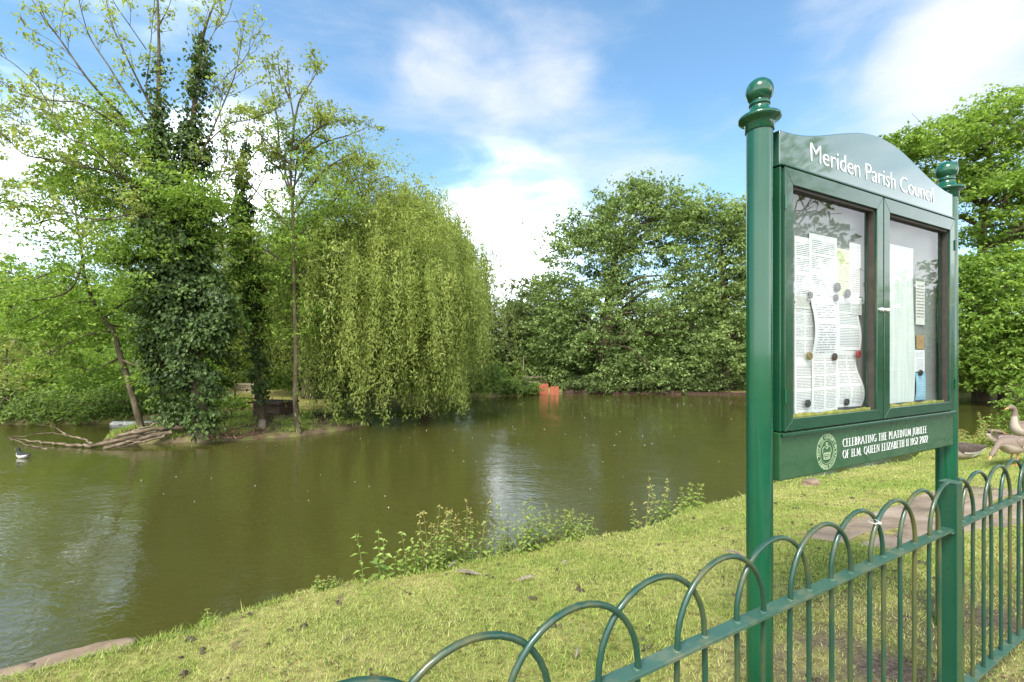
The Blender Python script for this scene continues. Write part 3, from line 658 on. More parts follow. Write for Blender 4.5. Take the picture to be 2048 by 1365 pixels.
def strands(root, mb, c, r, nst, bottom, part_tint, mat, part, build_trunk):
    """weeping leaf strands hung in bunches round an ellipsoid c, r (local to root)"""
    P, D, Nn, T = [], [], [], []
    nb = nst // 14
    for bg in range(nb):
        d = rand_dirs(1)[0]; d[2] = abs(d[2]) ** .8 * rng.choice((1, 1, 1, .25)); d = unit(d); tipb = c + d * r * rng.uniform(.55, 1.10); bt = part_tint + rng.normal(0, .19); bl_len = rng.uniform(1.6, 4.6); sp = rng.uniform(.35, .95)
        for k in range(14):
            p0 = tipb + rng.normal(0, sp, 3) * np.array((1, 1, .5)); out = np.array((d[0], d[1], 0)) * rng.uniform(.2, 1.4)
            ln = min(bl_len * rng.uniform(.5, 1.15), p0[2] - rng.uniform(bottom, bottom + .9))
            if ln < .3: continue
            m = max(8, int(ln * 15)); t = np.linspace(0, 1, m); sw = rng.normal(0, .15, 2)
            pts = p0 + out * (.4 * np.sin(t * 1.5))[:, None] + np.stack((sw[0] * t ** 2, sw[1] * t ** 2, -ln * t ** 1.25 + .3 * np.sin(t * 3.1) * (1 - t)), 1)
            if k % 3 == 0: mb.tube(pts[::4], .006, 3, False)
            tb = bt + rng.normal(0, .07)
            for rep in range(4):
                P.append(pts + rng.normal(0, .085, (m, 3))); D.append(unit(np.array((0, 0, -.9)) + rng.normal(0, .62, (m, 3)))); Nn.append(rand_dirs(m)); T.append(np.full(m, tb) + rng.normal(0, .1, m))
    if build_trunk: mb.build('trunk', M['bark'], root, 60, fix=False)
    P = np.vstack(P); n = len(P); L_ = .115 * rng.uniform(.5, 1.4, n)
    leaves(part, P, np.vstack(D), np.vstack(Nn), L_, L_ * .30, np.concatenate(T), mat, root)
def willow(px0, Y, label, crown, nst, top, bottom, mat, base_px, part_tint=.5):
    """weeping willow: limbs arch to a dome, strands hang from it"""
    base = V3(base_px, 780, Y); base[2] = gz(base[0], base[1]) - .1
    root = thing('weeping_willow', label, 'tree', tuple(base)); mb = MB()
    c = np.array(crown[:3]) - base; r = np.array(crown[3:6])
    mb.tube([(0, 0, 0), (.1, 0, 1.6), (0, .1, 3.0)], [.42, .33, .28], 10)
    for k in range(26):
        d = rand_dirs(1)[0]; d[2] = abs(d[2]) * .8 + .15; q = c + d * r * .92; a = np.array((0, .1, 2.2 + .8 * rng.random()))
        pl = catmull([a, a * .45 + q * .55 + np.array((0, 0, 1.3)), q], 6); mb.tube(pl, taper(len(pl), .13, .02), 6)
    strands(root, mb, c, r, nst, bottom, part_tint, mat, 'crown', True)
def spreading_tree():
    Y = 15.2; base = V3(676, 842, Y); base[2] = IZ - .1
    root = crown_tree('spreading_tree', 'many-limbed weeping tree rising from a dark bush at the tip of the island', 'tree', None, base,
        [V3(x, y, Y) for x, y in ((676, 845), (680, 760), (684, 690), (694, 640), (715, 570), (722, 480), (726, 400))], .22, .03,
        [px_blob(700, 450, 130, 100, Y, .8), px_blob(625, 500, 100, 110, Y, .8), px_blob(690, 360, 85, 60, Y, .8), px_blob(650, 610, 90, 80, Y, .7), px_blob(735, 345, 75, 60, Y, .8), px_blob(795, 410, 75, 55, Y, .8), px_blob(770, 540, 115, 105, Y, .6, -.9), px_blob(855, 470, 60, 50, Y, .8)],
        470, .50, 7, 12, .085, .5, M['leaf_olive'], M['bark'], 60, .6, .4, .25, inner=.25, hollow=0, tint=.5, tvar=.17,
        extra=[([V3(x, y, Y + e) for x, y, e in l], a, b) for l, a, b in (
            ([(684, 700, 0), (700, 688, -.3), (735, 682, -.6), (768, 676, -.8), (805, 640, -1), (845, 600, -1)], .085, .02), ([(686, 690, 0), (672, 640, -.2), (650, 580, -.4), (630, 500, -.6), (640, 430, -.6)], .10, .02),
            ([(768, 676, -.8), (800, 690, -1), (840, 720, -1.1)], .04, .01), ([(715, 570, 0), (760, 520, -.5), (800, 470, -.8), (830, 450, -.8)], .05, .01), ([(650, 580, -.4), (600, 550, -.7), (560, 545, -.9), (530, 530, -1)], .05, .01),
            ([(805, 640, -1), (850, 650, -1.2), (890, 680, -1.2)], .03, .01), ([(720, 500, 0), (690, 440, .2), (670, 380, .3)], .05, .01))])
    bl = [px_blob(705, 800, 62, 45, Y, .8, -.3), px_blob(740, 770, 50, 35, Y, .8, -.2), px_blob(680, 745, 45, 45, Y, .8, -.2)]
    C = clump_centres(bl, 60, .2, 0) - base; idx = np.repeat(np.arange(len(C)), 8); S = C[idx] + rng.normal(0, .2, (len(idx), 3))
    arr = spray_leaves(S, .17, 10, .09, .5, .6, .5, .1, (.5 + rng.normal(0, .2, len(C)))[idx]); leaves('foliage', *arr, M['leaf_dark'], root)
    c = V3(772, 600, Y + .3) - base; k = Y / F
    strands(root, MB(), c, np.array((138 * k, 115 * k, 160 * k)), 1300, .0, .45, M['leaf_willow'], 'weeping_foliage', False)
spreading_tree()
def bl_(px, py, rx, ry, Y, dp=.8): return px_blob(px, py, rx, ry, Y, dp)
willow(850, 19.6, 'large yellow-green weeping willow trailing its curtain into the pond', bl_(836, 565, 92, 160, 19.6, .8), 1700, 0, -.1, M['leaf_willow'], 850)
willow(620, 21.5, 'weeping willow whose pale strands hang behind the duck hut', bl_(625, 590, 165, 150, 21.5, .6), 1500, 0, .1, M['leaf_willow'], 620, .38)

# ------------------------------------------------------------------ planting on the far banks
def bush(name, label, cat, group, px, py_base, rx, top, Y, mat, clumps=70, leaf=.11, asp=.6, tint=.5, depth=.8, extra_blobs=(), bark='bark', up=.7, sprays=8, per=9, clump=.42):
    base = V3(px, py_base, Y); base[2] = gz(base[0], base[1]) - .05; k = Y / F
    hz = CAMH + (HOR - top) * k - base[2]
    blobs = [(base[0], base[1], base[2] + hz * .42, rx * k, rx * k * depth, hz * .60), (base[0] + rx * k * .4, base[1] - .2, base[2] + hz * .34, rx * k * .7, rx * k * .6, hz * .40), (base[0] - rx * k * .42, base[1], base[2] + hz * .36, rx * k * .66, rx * k * .6, hz * .45)] + list(extra_blobs)
    stem = [base, base + (0.05, 0, hz * .3), base + (0, .05, hz * .7)]
    return crown_tree(name, label, cat, group, base, stem, .09, .02, blobs, clumps, clump, sprays, per, leaf, asp, mat, M[bark], 14, up, .35, .1, inner=.45, hollow=.45, tint=tint, tvar=.17, part='foliage')
G1 = 'shrubs along the far bank behind the leaning tree'
bush('laurel_shrub', 'dark glossy shrub low over the water at the frame edge, under the pale elder', 'shrub', G1, 30, 850, 120, 775, 15.3, M['leaf_mid'], 80, .10, tint=.35)
bush('laurel_shrub', 'low dark shrub overhanging the water, second in from the frame edge', 'shrub', G1, 150, 850, 90, 785, 15.5, M['leaf_mid'], 70, .10, tint=.32)
bush('laurel_shrub', 'low shrub meeting the water behind the leaning trunk', 'shrub', G1, 245, 850, 80, 778, 16.0, M['leaf_mid'], 60, .10, tint=.42)
bush('elder_shrub', 'tall pale yellow-green shrub at the frame edge above the dark waterside shrub', 'shrub', G1, 10, 840, 150, 668, 17.0, M['leaf_pale'], 130, .13, tint=.5)
bush('elder_shrub', 'rounded bright green shrub between the pale shrub and the leaning trunk', 'shrub', G1, 160, 840, 120, 690, 17.4, M['leaf_bright'], 110, .13, tint=.5)
bush('elder_shrub', 'bright green shrub seen between the leaning trunk and the ivy column', 'shrub', G1, 300, 840, 110, 680, 17.6, M['leaf_bright'], 110, .12, tint=.45)
bush('elder_shrub', 'leafy shrub half hidden behind the ivy column', 'shrub', G1, 368, 835, 66, 650, 19.5, M['leaf_bright'], 90, .12, tint=.5)
bush('nettle_bank', 'fresh green undergrowth in front of the garden bench', 'undergrowth', None, 452, 828, 46, 801, 18.8, M['leaf_bright'], 40, .09, tint=.6, clump=.3)
bush('island_bramble', 'bramble thicket on the island beside the duck hut', 'shrub', None, 455, 862, 55, 800, 14.3, M['leaf_mid'], 45, .08, tint=.3, clump=.28)
bush('island_bramble', 'small loose bramble over the driftwood at the foot of the ivy column', 'shrub', None, 362, 868, 42, 826, 12.9, M['leaf_mid'], 30, .075, tint=.5, clump=.25)
def far_tree(name, label, group, px, base_py, Y, blobs, mat, clumps, clump, leaf, asp=.65, r0=.3, tint=.5, sprays=8, per=9, limbs=40, up=.75, inner=.55, hollow=.55, bark='bark', tvar=.17, top=None, ell=.62):
    base = V3(px, base_py, Y); base[2] = gz(base[0], base[1]) - .1
    bl = [px_blob(*b[:4], Y, .85, (b[4] if len(b) > 4 else 0)) for b in blobs]
    tz = max(b[2] for b in bl)
    tr = [base, base + ((bl[0][0] - base[0]) * .2, 0, (tz - base[2]) * .35), (base[0] * .5 + bl[0][0] * .5, base[1] + .2, base[2] + (tz - base[2]) * .7), (bl[0][0], base[1], tz)]
    return crown_tree(name, label, 'tree', group, base, tr, r0, .05, bl, clumps, clump, sprays, per, leaf, asp, mat, M[bark], limbs, up, .35, .1, inner=inner, hollow=hollow, tint=tint, tvar=tvar, ell=ell)
G2 = 'trees beyond the far bank'
far_tree('broadleaf_tree', 'grey-green tree at the frame edge behind the pale shrub', G2, 20, 800, 24, [(20, 640, 120, 90), (90, 610, 70, 60), (-60, 620, 90, 90)], M['leaf_mid'], 150, .8, .18, tint=.45)
far_tree('broadleaf_tree', 'bushy mid-green tree behind the leaning trunk', G2, 190, 800, 23, [(190, 660, 130, 90), (260, 640, 90, 90), (120, 680, 90, 60)], M['leaf_bright'], 170, .75, .17, tint=.42)
far_tree('broadleaf_tree', 'leafy tree behind the upper ivy column', G2, 350, 800, 25, [(350, 640, 120, 120), (420, 660, 80, 90)], M['leaf_bright'], 160, .8, .17, tint=.45)
far_tree('broadleaf_tree', 'pale airy tree showing between the ivy column and the slim ivy tree', G2, 470, 780, 27, [(470, 560, 75, 130), (440, 470, 50, 90), (510, 640, 80, 90), (440, 690, 50, 50)], M['leaf_pale'], 150, .75, .17, tint=.4, inner=.3)
far_tree('broadleaf_tree', 'dense green tree closing the view behind the duck hut', G2, 560, 780, 29, [(560, 640, 110, 120), (650, 640, 120, 110)], M['leaf_mid'], 180, .9, .2, tint=.55)
far_tree('broadleaf_tree', 'tree filling the gap behind the big willow', G2, 800, 770, 32, [(790, 640, 160, 110), (900, 660, 90, 80)], M['leaf_mid'], 170, 1.0, .22, tint=.45)
far_tree('dark_tree', 'dark blue-green tree rising just beyond the willow curtain', G2, 1020, 765, 32, [(1020, 660, 60, 90), (1060, 640, 50, 80), (985, 690, 50, 60), (1010, 720, 60, 40)], M['leaf_dark'], 150, .8, .2, tint=.55)
far_tree('dark_tree', 'dim conifer-dark tree behind the white post', G2, 1080, 760, 36, [(1075, 630, 50, 75), (1100, 680, 60, 70), (970, 640, 40, 50)], M['leaf_dark'], 110, .9, .22, tint=.4)
far_tree('maple_tree', 'big spreading tree dominating the far bank beside the notice board', G2, 1200, 775, 28.5,
         [(1265, 450, 105, 85), (1160, 540, 90, 90), (1310, 560, 120, 110), (1210, 640, 120, 85), (1150, 690, 70, 55), (1300, 690, 110, 60), (1290, 410, 60, 45), (1110, 600, 40, 60), (1200, 460, 70, 45), (1375, 475, 50, 70), (1335, 405, 50, 40), (1180, 735, 95, 38), (1300, 742, 110, 32), (1120, 680, 50, 60), (1380, 650, 60, 80)], M['leaf_oak'], 560, .8, .165, .7, .5, .5, 9, 16, 70, inner=.5, hollow=.6)
far_tree('maple_tree', 'lighter loose-crowned tree half hidden behind the notice board post', G2, 1455, 775, 27, [(1440, 455, 55, 62), (1490, 450, 45, 50), (1455, 560, 60, 70), (1450, 660, 70, 60), (1500, 500, 70, 80), (1530, 620, 80, 90), (1400, 430, 30, 35), (1440, 725, 70, 35), (1520, 700, 70, 50)], M['leaf_oak'], 340, .7, .155, .7, .3, .66, 8, 15, 50, inner=.35, hollow=.3)
far_tree('broadleaf_tree', 'dark tree masked by the two notice board doors', G2, 1680, 780, 30, [(1680, 560, 150, 150), (1600, 620, 90, 100), (1780, 640, 110, 110)], M['leaf_mid'], 230, 1.0, .22, tint=.45)
far_tree('oak_tree', 'tall oak with layered sunlit boughs behind the notice board ball finial', G2, 1960, 790, 22.5,
         [(1990, 250, 110, 55), (1890, 300, 95, 55), (2060, 330, 120, 60), (1960, 400, 120, 45), (2080, 230, 90, 60), (1830, 290, 70, 28), (2020, 460, 110, 35), (1900, 380, 70, 40), (2140, 420, 110, 90)], M['leaf_bright'], 460, .62, .16, .62, .36, .5, 8, 12, 60, .85, .45, .4, ell=.4)
far_tree('broadleaf_tree', 'dense full tree beneath the oak at the frame edge', G2, 2010, 790, 21, [(2010, 590, 130, 90), (1930, 640, 80, 110), (2090, 640, 110, 130), (1990, 720, 120, 60), (2060, 540, 80, 50), (1930, 560, 60, 50)], M['leaf_bright'], 480, .6, .16, .65, .3, .45, 8, 12, 50, inner=.55, hollow=.6)
bush('bank_shrub', 'light green shrub at the frame edge behind the standing goose', 'shrub', None, 2062, 845, 48, 762, 11.6, M['leaf_bright'], 40, .07, tint=.6, clump=.22)
# a closing wood, too far and dense to count
def distant_wood():
    ang = np.linspace(-62, 62, 90); C = []
    for a in ang:
        for k in range(16):
            r = rng.uniform(46, 58); C.append((r * math.sin(R(a)) + rng.normal(0, 1), r * math.cos(R(a)), rng.uniform(0, 1) ** .7 * (5.2 + 1.6 * math.sin(a * .35) + 1.2 * math.sin(a * .9 + 1))))
    C = np.array(C); idx = np.repeat(np.arange(len(C)), 7); S = C[idx] + rng.normal(0, .9, (len(idx), 3)) * np.array((1, 1, .6))
    arr = spray_leaves(S, .7, 8, .42, .7, .7, .5, .1, (.45 + rng.normal(0, .2, len(C)))[idx]); o = leaves('distant_wood', *arr, M['leaf_mid'], None)
    tag(o, 'far belt of trees closing the horizon', 'woodland', kind='stuff')
distant_wood()
def undergrowth():
    C = []
    for px0, px1, Y0, Y1, top, n in ((975, 1130, 28.8, 33, 1.6, 90), (1130, 1640, 28.8, 33, 2.4, 330), (380, 1000, 24.5, 28, 2.4, 420), (-250, 420, 20, 24, 2.2, 260), (1600, 2500, 24.5, 28, 2.6, 300)):
        for k in range(n):
            Y = rng.uniform(Y0, Y1); p = wl(rng.uniform(px0, px1), Y); 
            if abs(p[0] + 11.9 * Y / 20.8) < 1.2 and Y < 24: continue
            C.append((p[0], p[1], gz(*p) + top * rng.random() ** 1.3 * (.75 + .3 * math.sin(p[0] * 1.1))))
    C = np.array(C); idx = np.repeat(np.arange(len(C)), 7); S = C[idx] + rng.normal(0, .32, (len(idx), 3)) * np.array((1.2, 1.2, .6))
    arr = spray_leaves(S, .3, 10, .17, .65, .7, .4, .1, (.42 + rng.normal(0, .2, len(C)))[idx]); o = leaves('undergrowth', *arr, M['leaf_mid'], None)
    tag(o, 'tangled green undergrowth filling the far banks below the trees', 'undergrowth', kind='stuff')
undergrowth()

# ------------------------------------------------------------------ far bank furniture
M['brick_wet'] = simple('old brick', [(.03, .022, .016), (.07, .042, .03), (.13, .08, .06)], 3, 6, .9, .6, .2, (2, 1, 6))
M['orange'] = simple('orange board', [(.30, .075, .035), (.40, .11, .05)], 3, 4, .6)
M['old_wood'] = simple('weathered wood', [(.10, .075, .05), (.19, .155, .11), (.27, .23, .17)], 4, 6, .85, .4, .2, (1, 1, 6))
M['dark_wood'] = simple('dark boards', [(.035, .025, .018), (.085, .06, .042), (.13, .10, .07)], 3, 6, .85, .4, .2, (.6, 1, 9))
M['pale_wood'] = simple('bench teak', [(.30, .25, .17), (.44, .38, .27)], 4, 5, .8, .3, .2, (1, 1, 3))
M['white_paint'] = simple('white paint', [(.70, .70, .68), (.80, .80, .78)], 6, 4, .6)
M['foam'] = simple('pale stone', [(.40, .40, .37), (.62, .61, .57)], 7, 5, .8, .3)
def bank_wall():
    a = wl(1128, 26.45); b = wl(1560, 25.9); d = b - a; ln = np.linalg.norm(d); rz = math.atan2(d[1], d[0])
    r = thing('bank_wall', 'low red brick retaining wall along the far waterline', 'wall', (a[0], a[1], WATER - .2), rz)
    mb = MB(); x = 0
    while x < ln - .3:
        w = rng.uniform(.55, 1.4); mb.box(x + .01, min(ln, x + w) - .01, -.02 * rng.random(), .25, 0, .30 + rng.uniform(-.07, .12)); x += w
    mb.build('brickwork', M['brick_wet'], r)
bank_wall()
G3 = 'creepers spilling over the far bank wall'
for i, px in enumerate((1010, 1050)):
    bush('waterside_shrub', ('low ivy mound in the water just beyond the willow curtain', 'ivy mound beside the orange boards')[i], 'shrub', 'ivy mounds by the orange boards', px, 790, 30, 764, 26.2 - .5 * (i == 0), M['leaf_mid'], 40, .14, tint=.35, clump=.35)
for i, (px, tp) in enumerate(((1240, 752), (1330, 750), (1420, 745), (1500, 742), (1600, 745), (1175, 758))):
    bush('waterside_shrub', 'dark creeper growth on the brick wall ' + ('below the big tree trunk', 'next along from the big tree trunk', 'below the small white marker', 'below the board post', 'behind the notice board', 'nearest to the orange boards')[i], 'shrub', G3, px, 778, 55, tp, 27.2, M['leaf_dark'], 60, .16, tint=.5, clump=.4)
for i, (px0, px1, tp) in enumerate(((1078, 1097, 768), (1100, 1118, 773))):
    Y = 25.9; a = V3(px0, 793, Y); w = (px1 - px0) / F * Y; z1 = CAMH + (HOR - tp) / F * Y
    r = thing('orange_board', ('taller orange board standing at the far waterline', 'lower orange board of two panels at the far waterline')[i], 'board', (a[0], a[1], WATER - .1), .05, 'orange boards at the waterline')
    h = z1 - WATER + .1
    mb = MB()
    if i == 0: mb.prism([(0, 0), (w, 0), (w, h), (w * .35, h), (.08, h - .06), (0, h - .2)], 0, .05)
    else: mb.prism([(0, 0), (w * .47, 0), (w * .47, h), (0, h - .03)], 0, .05); mb.prism([(w * .53, 0), (w, 0), (w, h - .02), (w * .53, h)], 0, .05)
    mb.build('panel', M['orange'], r, None, .006)
    mb = MB(); mb.box(w * .1, w * .1 + .05, .053, .11, 0, h * .9); mb.build('stake', M['dark_wood'], r); mb = MB(); mb.box(w * .8, w * .8 + .05, .053, .11, 0, h * .9); mb.build('stake', M['dark_wood'], r)
def rail_fence():
    Y = 28.5; a = V3(1052, 760, Y); b = V3(1172, 760, Y + .4); ln = np.linalg.norm((b - a)[:2]); g = gz(a[0], a[1])
    r = thing('rail_fence', 'low weathered two-rail wooden fence beyond the far bank', 'fence', (a[0], a[1], g), math.atan2(b[1] - a[1], b[0] - a[0]))
    top = CAMH + (HOR - 755) / F * Y - g
    for k in range(5):
        mb = MB(); x = k * ln / 4; mb.box(x - .05, x + .05, .03, .13, -.1, top + .12); mb.build('post', M['old_wood'], r, None, .01)
    for z in (top, top - .28):
        mb = MB(); mb.box(-.1, ln + .1, -.01, .027, z - .05, z + .05); mb.build('rail', M['old_wood'], r)
rail_fence()
def white_post():
    Y = 29; p = V3(1047, 755, Y); g = gz(p[0], p[1]); h = CAMH + (HOR - 716) / F * Y - g
    r = thing('white_post', 'thin white post under the dark tree beyond the willow', 'post', (p[0], p[1], g))
    mb = MB(); mb.lathe([(.045, -.1), (.045, .9), (.035, .95), (.035, h), (.02, h + .03)], 12); mb.build('shaft', M['bark_pale'], r, 40)
    mb = MB(); mb.box(-.09, .09, -.06, -.037, .05, .65); mb.build('plate', M['pale_wood'], r, None, .004)
    Y = 27.6; p = V3(1457, 752, Y); g = gz(p[0], p[1]); z0 = CAMH + (HOR - 752) / F * Y
    r = thing('marker_stone', 'small rounded white marker on the far bank under the loose-crowned tree', 'marker', (p[0], p[1], z0 - .3))
    mb = MB(); w = .17; prof = [(-w, 0), (w, 0), (w, .55)] + [(w * math.cos(a), .55 + w * math.sin(a)) for a in np.linspace(0, math.pi, 9)[1:-1]] + [(-w, .55)]
    mb.prism(prof, 0, .12); mb.build('slab', M['white_paint'], r, None, .015)
white_post()
def bench():
    Y = 20.8; p = V3(489, 798, Y); g = gz(p[0], p[1]); k = Y / F; W = 46 * k; 
    r = thing('garden_bench', 'pale wooden slatted bench on the lawn between the two ivy trees', 'bench', (p[0], p[1], g), R(8))
    H = (CAMH + (HOR - 767) / F * Y) - g; s = H / .88
    sh = .42 * s
    for sx_ in (-1, 1):
        for yy, hh in ((-.22, .60 * s), (.22, H)):
            mb = MB(); x = sx_ * (W / 2 - .03); mb.box(x - .03, x + .03, yy - .03, yy + .03, 0, hh); mb.build('leg', M['pale_wood'], r, None, .005)
        mb = MB(); x = sx_ * (W / 2 - .03); mb.box(x - .04, x + .04, -.28, .19, .60 * s + .002, .64 * s + .002); mb.build('armrest', M['pale_wood'], r, None, .008)
    mb = MB()
    for j in range(5): mb.box(-W / 2 + .065, W / 2 - .065, -.25 + j * .09, -.25 + j * .09 + .07, sh - .02, sh + .01)
    mb.build('seat', M['pale_wood'], r)
    mb = MB(); mb.box(-W / 2 + .065, W / 2 - .065, .20, .24, H - .09, H - .005); mb.box(-W / 2 + .065, W / 2 - .065, .20, .24, sh + .08, sh + .14)
    n = 13
    for j in range(n):
        x = -W / 2 + .1 + j * (W - .2) / (n - 1); mb.box(x - .022, x + .022, .21, .232, sh + .14, H - .09)
    mb.build('backrest', M['pale_wood'], r)
bench()
def duck_hut():
    Y = 14.6; p = V3(532, 845, Y); k = Y / F; z0 = IZ - .05; 
    zr = CAMH + (HOR - 808) / F * Y
    r = thing('duck_hut', 'dark boarded flat-roofed duck hut on the island', 'hut', (p[0], p[1], z0), R(-14))
    W = 62 * k; D = .7; H = zr - z0 
    mb = MB(); nb = 6
    for j in range(nb):
        a = H * j / nb; b = H * (j + 1) / nb - .008; o = .012
        mb.box(-W / 2, W / 2, -o * (j % 2) * .3, .02, a, b); mb.box(-W / 2, W / 2, D - .02, D, a, b); mb.box(-W / 2, -W / 2 + .02, .021, D - .021, a, b); mb.box(W / 2 - .02, W / 2, .021, D - .021, a, b)
    mb.build('wall', M['dark_wood'], r)
    mb = MB(); mb.box(-W / 2 - .10, W / 2 + .10, -.12, D + .1, H + .002, H + .055); mb.build('roof', M['dark_wood'], r, None, .008)
    mb = MB(); mb.box(-W * .32, -W * .1, -.012, -.006, .04, H * .62); mb.build('doorway', M['gasket'], r)
duck_hut()
def wood_pile():
    def bough(name, label, lines, mat, group=None, n=8):
        o0 = np.array(V3(*lines[0][0][0])); r = thing(name, label, 'log' if 'log' in name else 'branch', tuple(o0), 0, group); mb = MB()
        for l, a, b in lines:
            pl = catmull([V3(*q) for q in l], 6) - o0; pl += rng.normal(0, .012, pl.shape); mb.tube(pl, [x * rng.uniform(.6, .95) for x in taper(len(pl), a, b)], n)
        mb.build('wood', mat, r, 60, fix=False)
    bough('fallen_bough', 'long bare bough reaching out over the water from the driftwood', [
        ([(346, 858, 12.3), (300, 868, 11.9), (243, 880, 11.4), (192, 890, 11.2), (150, 891, 11.3), (110, 887, 11.5), (77, 884, 11.7), (18, 877, 12)], .085, .018),
        ([(186, 889, 11.2), (169, 880, 11.4), (138, 872, 11.7), (102, 851, 12)], .04, .012), ([(112, 903, 11.0), (88, 898, 11.1), (64, 892, 11.3), (40, 884, 11.6), (20, 878, 11.9)], .028, .012), ([(138, 871, 11.7), (100, 866, 12), (50, 872, 12.3), (0, 878, 12.6)], .022, .008)], M['deadwood'])
    G = 'driftwood logs heaped on the island edge'
    bough('driftwood_log', 'grey driftwood log lying uppermost on the heap', [([(368, 856, 12.2), (320, 858, 11.9), (262, 866, 11.6), (232, 874, 11.5)], .075, .05)], M['deadwood'], G)
    bough('driftwood_log', 'stout driftwood log with its end in the water', [([(345, 866, 11.9), (290, 876, 11.5), (250, 886, 11.25), (205, 899, 11.0)], .08, .05)], M['deadwood'], G)
    bough('driftwood_log', 'thin forked driftwood stick in front of the heap', [([(330, 872, 11.7), (280, 886, 11.3), (236, 896, 11.05)], .04, .02), ([(290, 884, 11.35), (250, 884, 11.2)], .03, .012)], M['deadwood'], G)
    bough('driftwood_log', 'pale arched driftwood limb behind the heap', [([(342, 853, 12.6), (318, 848, 12.6), (280, 858, 12.2), (245, 868, 12.0)], .035, .02)], M['bark_pale'], G)
    bough('mossy_log', 'dark mossy log lying beside the duck hut', [([(542, 844, 14.1), (565, 838, 14.2), (592, 834, 14.4)], .11, .13)], M['bark'], None, 10)
    # brushwood under the ivy: one tangle
    o0 = V3(440, 862, 12.6); r = thing('brushwood_heap', 'reddish tangle of brushwood at the foot of the ivy column', 'brushwood', tuple(o0)); mb = MB()
    for k in range(90):
        px = rng.uniform(395, 520); py = rng.uniform(846, 880); Y = 2.12 * F / (py + 4 - HOR); a = V3(px, py, Y); d = rand_dirs(1)[0] * np.array((1, .7, .35)); d[2] = abs(d[2]); ln = rng.uniform(.3, .9)
        mb.tube(catmull([a - o0, a - o0 + d * ln * .5 + rng.normal(0, .05, 3), a - o0 + d * ln], 3), taper(7, .014, .004), 4)
    mb.build('sticks', M['twig_red'], r)
    st = MB(); 
    o0 = V3(524, 866, 13.0)
    r = thing('tree_stump', 'short pale stump in front of the slim ivy tree', 'stump', (o0[0], o0[1], IZ - .1)); 
    st.lathe([(.13, -.05), (.11, .1), (.10, .28), (.085, .36), (.03, .37)], 10); st.build('wood', M['bark_pale'], r, 40)
wood_pile()
def rock(name, label, cat, loc, size, mat, group=None, rz=0, sub=3):
    bm = bmesh.new(); bmesh.ops.create_icosphere(bm, subdivisions=sub, radius=1)
    ph = rng.uniform(0, 6, 3)
    for v in bm.verts:
        c = v.co; k = 1 + .16 * math.sin(c.x * 2.3 + ph[0]) * math.cos(c.y * 2.7 + ph[1]) + .09 * math.sin(c.z * 5 + c.x * 4 + ph[2]); v.co = Vector((max(-.8, min(.8, c.x)) * size[0] * k, max(-.8, min(.8, c.y)) * size[1] * k, max(-.62, min(.62, c.z)) * size[2] * k))
    me = bpy.data.meshes.new(name); bm.to_mesh(me); bm.free(); me.materials.append(mat); me.shade_smooth()
    o = bpy.data.objects.new(name, me); o.location = loc; o.rotation_euler = (0, 0, rz); link(o); return tag(o, label, cat, group)
for i, (px, w) in enumerate(((238, .26), (262, .24), (292, .22))):
    p = V3(px, 849, 15.0); rock('pale_stone', ('pale flat stone at the waterline left of the leaning trunk', 'pale flat stone touching the leaning trunk at the waterline', 'smallest pale flat stone, just past the leaning trunk')[i], 'stone', (p[0], p[1], WATER + .03), (w, .16, .09), M['foam'], 'pale stones at the far waterline', i * .3)

# ------------------------------------------------------------------ near bank
M['kerb_stone'] = simple('sandstone', [(.13, .09, .06), (.23, .165, .115), (.31, .235, .17)], 3, 7, .85, .5, .25)
M['flag'] = simple('flagstone', [(.13, .10, .07), (.24, .185, .135), (.33, .265, .205)], 2.2, 8, .9, .5, .2)
G = 'edging stones at the near waterline'
for i, (t, ln) in enumerate(((-2.15, .34), (-1.55, .30), (-1.0, .26), (3.0, .2))):
    pd = fp(t, NEAR_S - .16 * min(1, max(0, (-.6 - t) / 1.6)) + .03 + .13 * math.sin(t * .9 + 1) + .07 * math.sin(t * 2.7) + (.0 if i < 3 else -.04))
    rock('edging_stone', ('pinkish sandstone edging block at the corner of the bank and frame', 'flat pinkish edging stone, second from the frame corner', 'last pinkish edging stone before bare turf meets the pond', 'half buried edging stone between the nettle clumps')[i], 'stone', (pd[0], pd[1], -.495), (ln * 1.3, .15, .085), M['kerb_stone'], G, math.atan2(EF[1], EF[0]) + rng.normal(0, .08))
p = fp(7.6, 4.0); rock('edging_stone', 'edging stone showing under the lower board of the notice board', 'stone', (p[0], p[1], gz(*p) + .02), (.17, .12, .09), M['kerb_stone'], G, .5)
def flag_path():
    mb = MB(); t = 4.85
    while t < 8.2:
        w = rng.uniform(.35, .6); c = 2.25 - .12 * (t - 4.6); wd = .42 + .25 * float(sstep(5, 8, t))
        for s0, s1 in ((c - wd, c - .02 + rng.normal(0, .06)), (c + .03 + rng.normal(0, .06), c + wd)):
            q = [fp(t + .015 + rng.normal(0, .02), s0 + rng.normal(0, .03)), fp(t + w - .015 + rng.normal(0, .02), s0 + rng.normal(0, .03)), fp(t + w - .02, s1 + rng.normal(0, .03)), fp(t + .015, s1 + rng.normal(0, .03))]
            top = [(p[0], p[1], gz(*p) + .014) for p in q]; bot = [(p[0], p[1], gz(*p) - .05) for p in q]
            mb.add(bot + top, [(3, 2, 1, 0), (4, 5, 6, 7), (0, 1, 5, 4), (1, 2, 6, 5), (2, 3, 7, 6), (3, 0, 4, 7)])
        t += w
    o = mb.build('path', M['flag'], None, None, .008); tag(o, kind='structure')
flag_path()
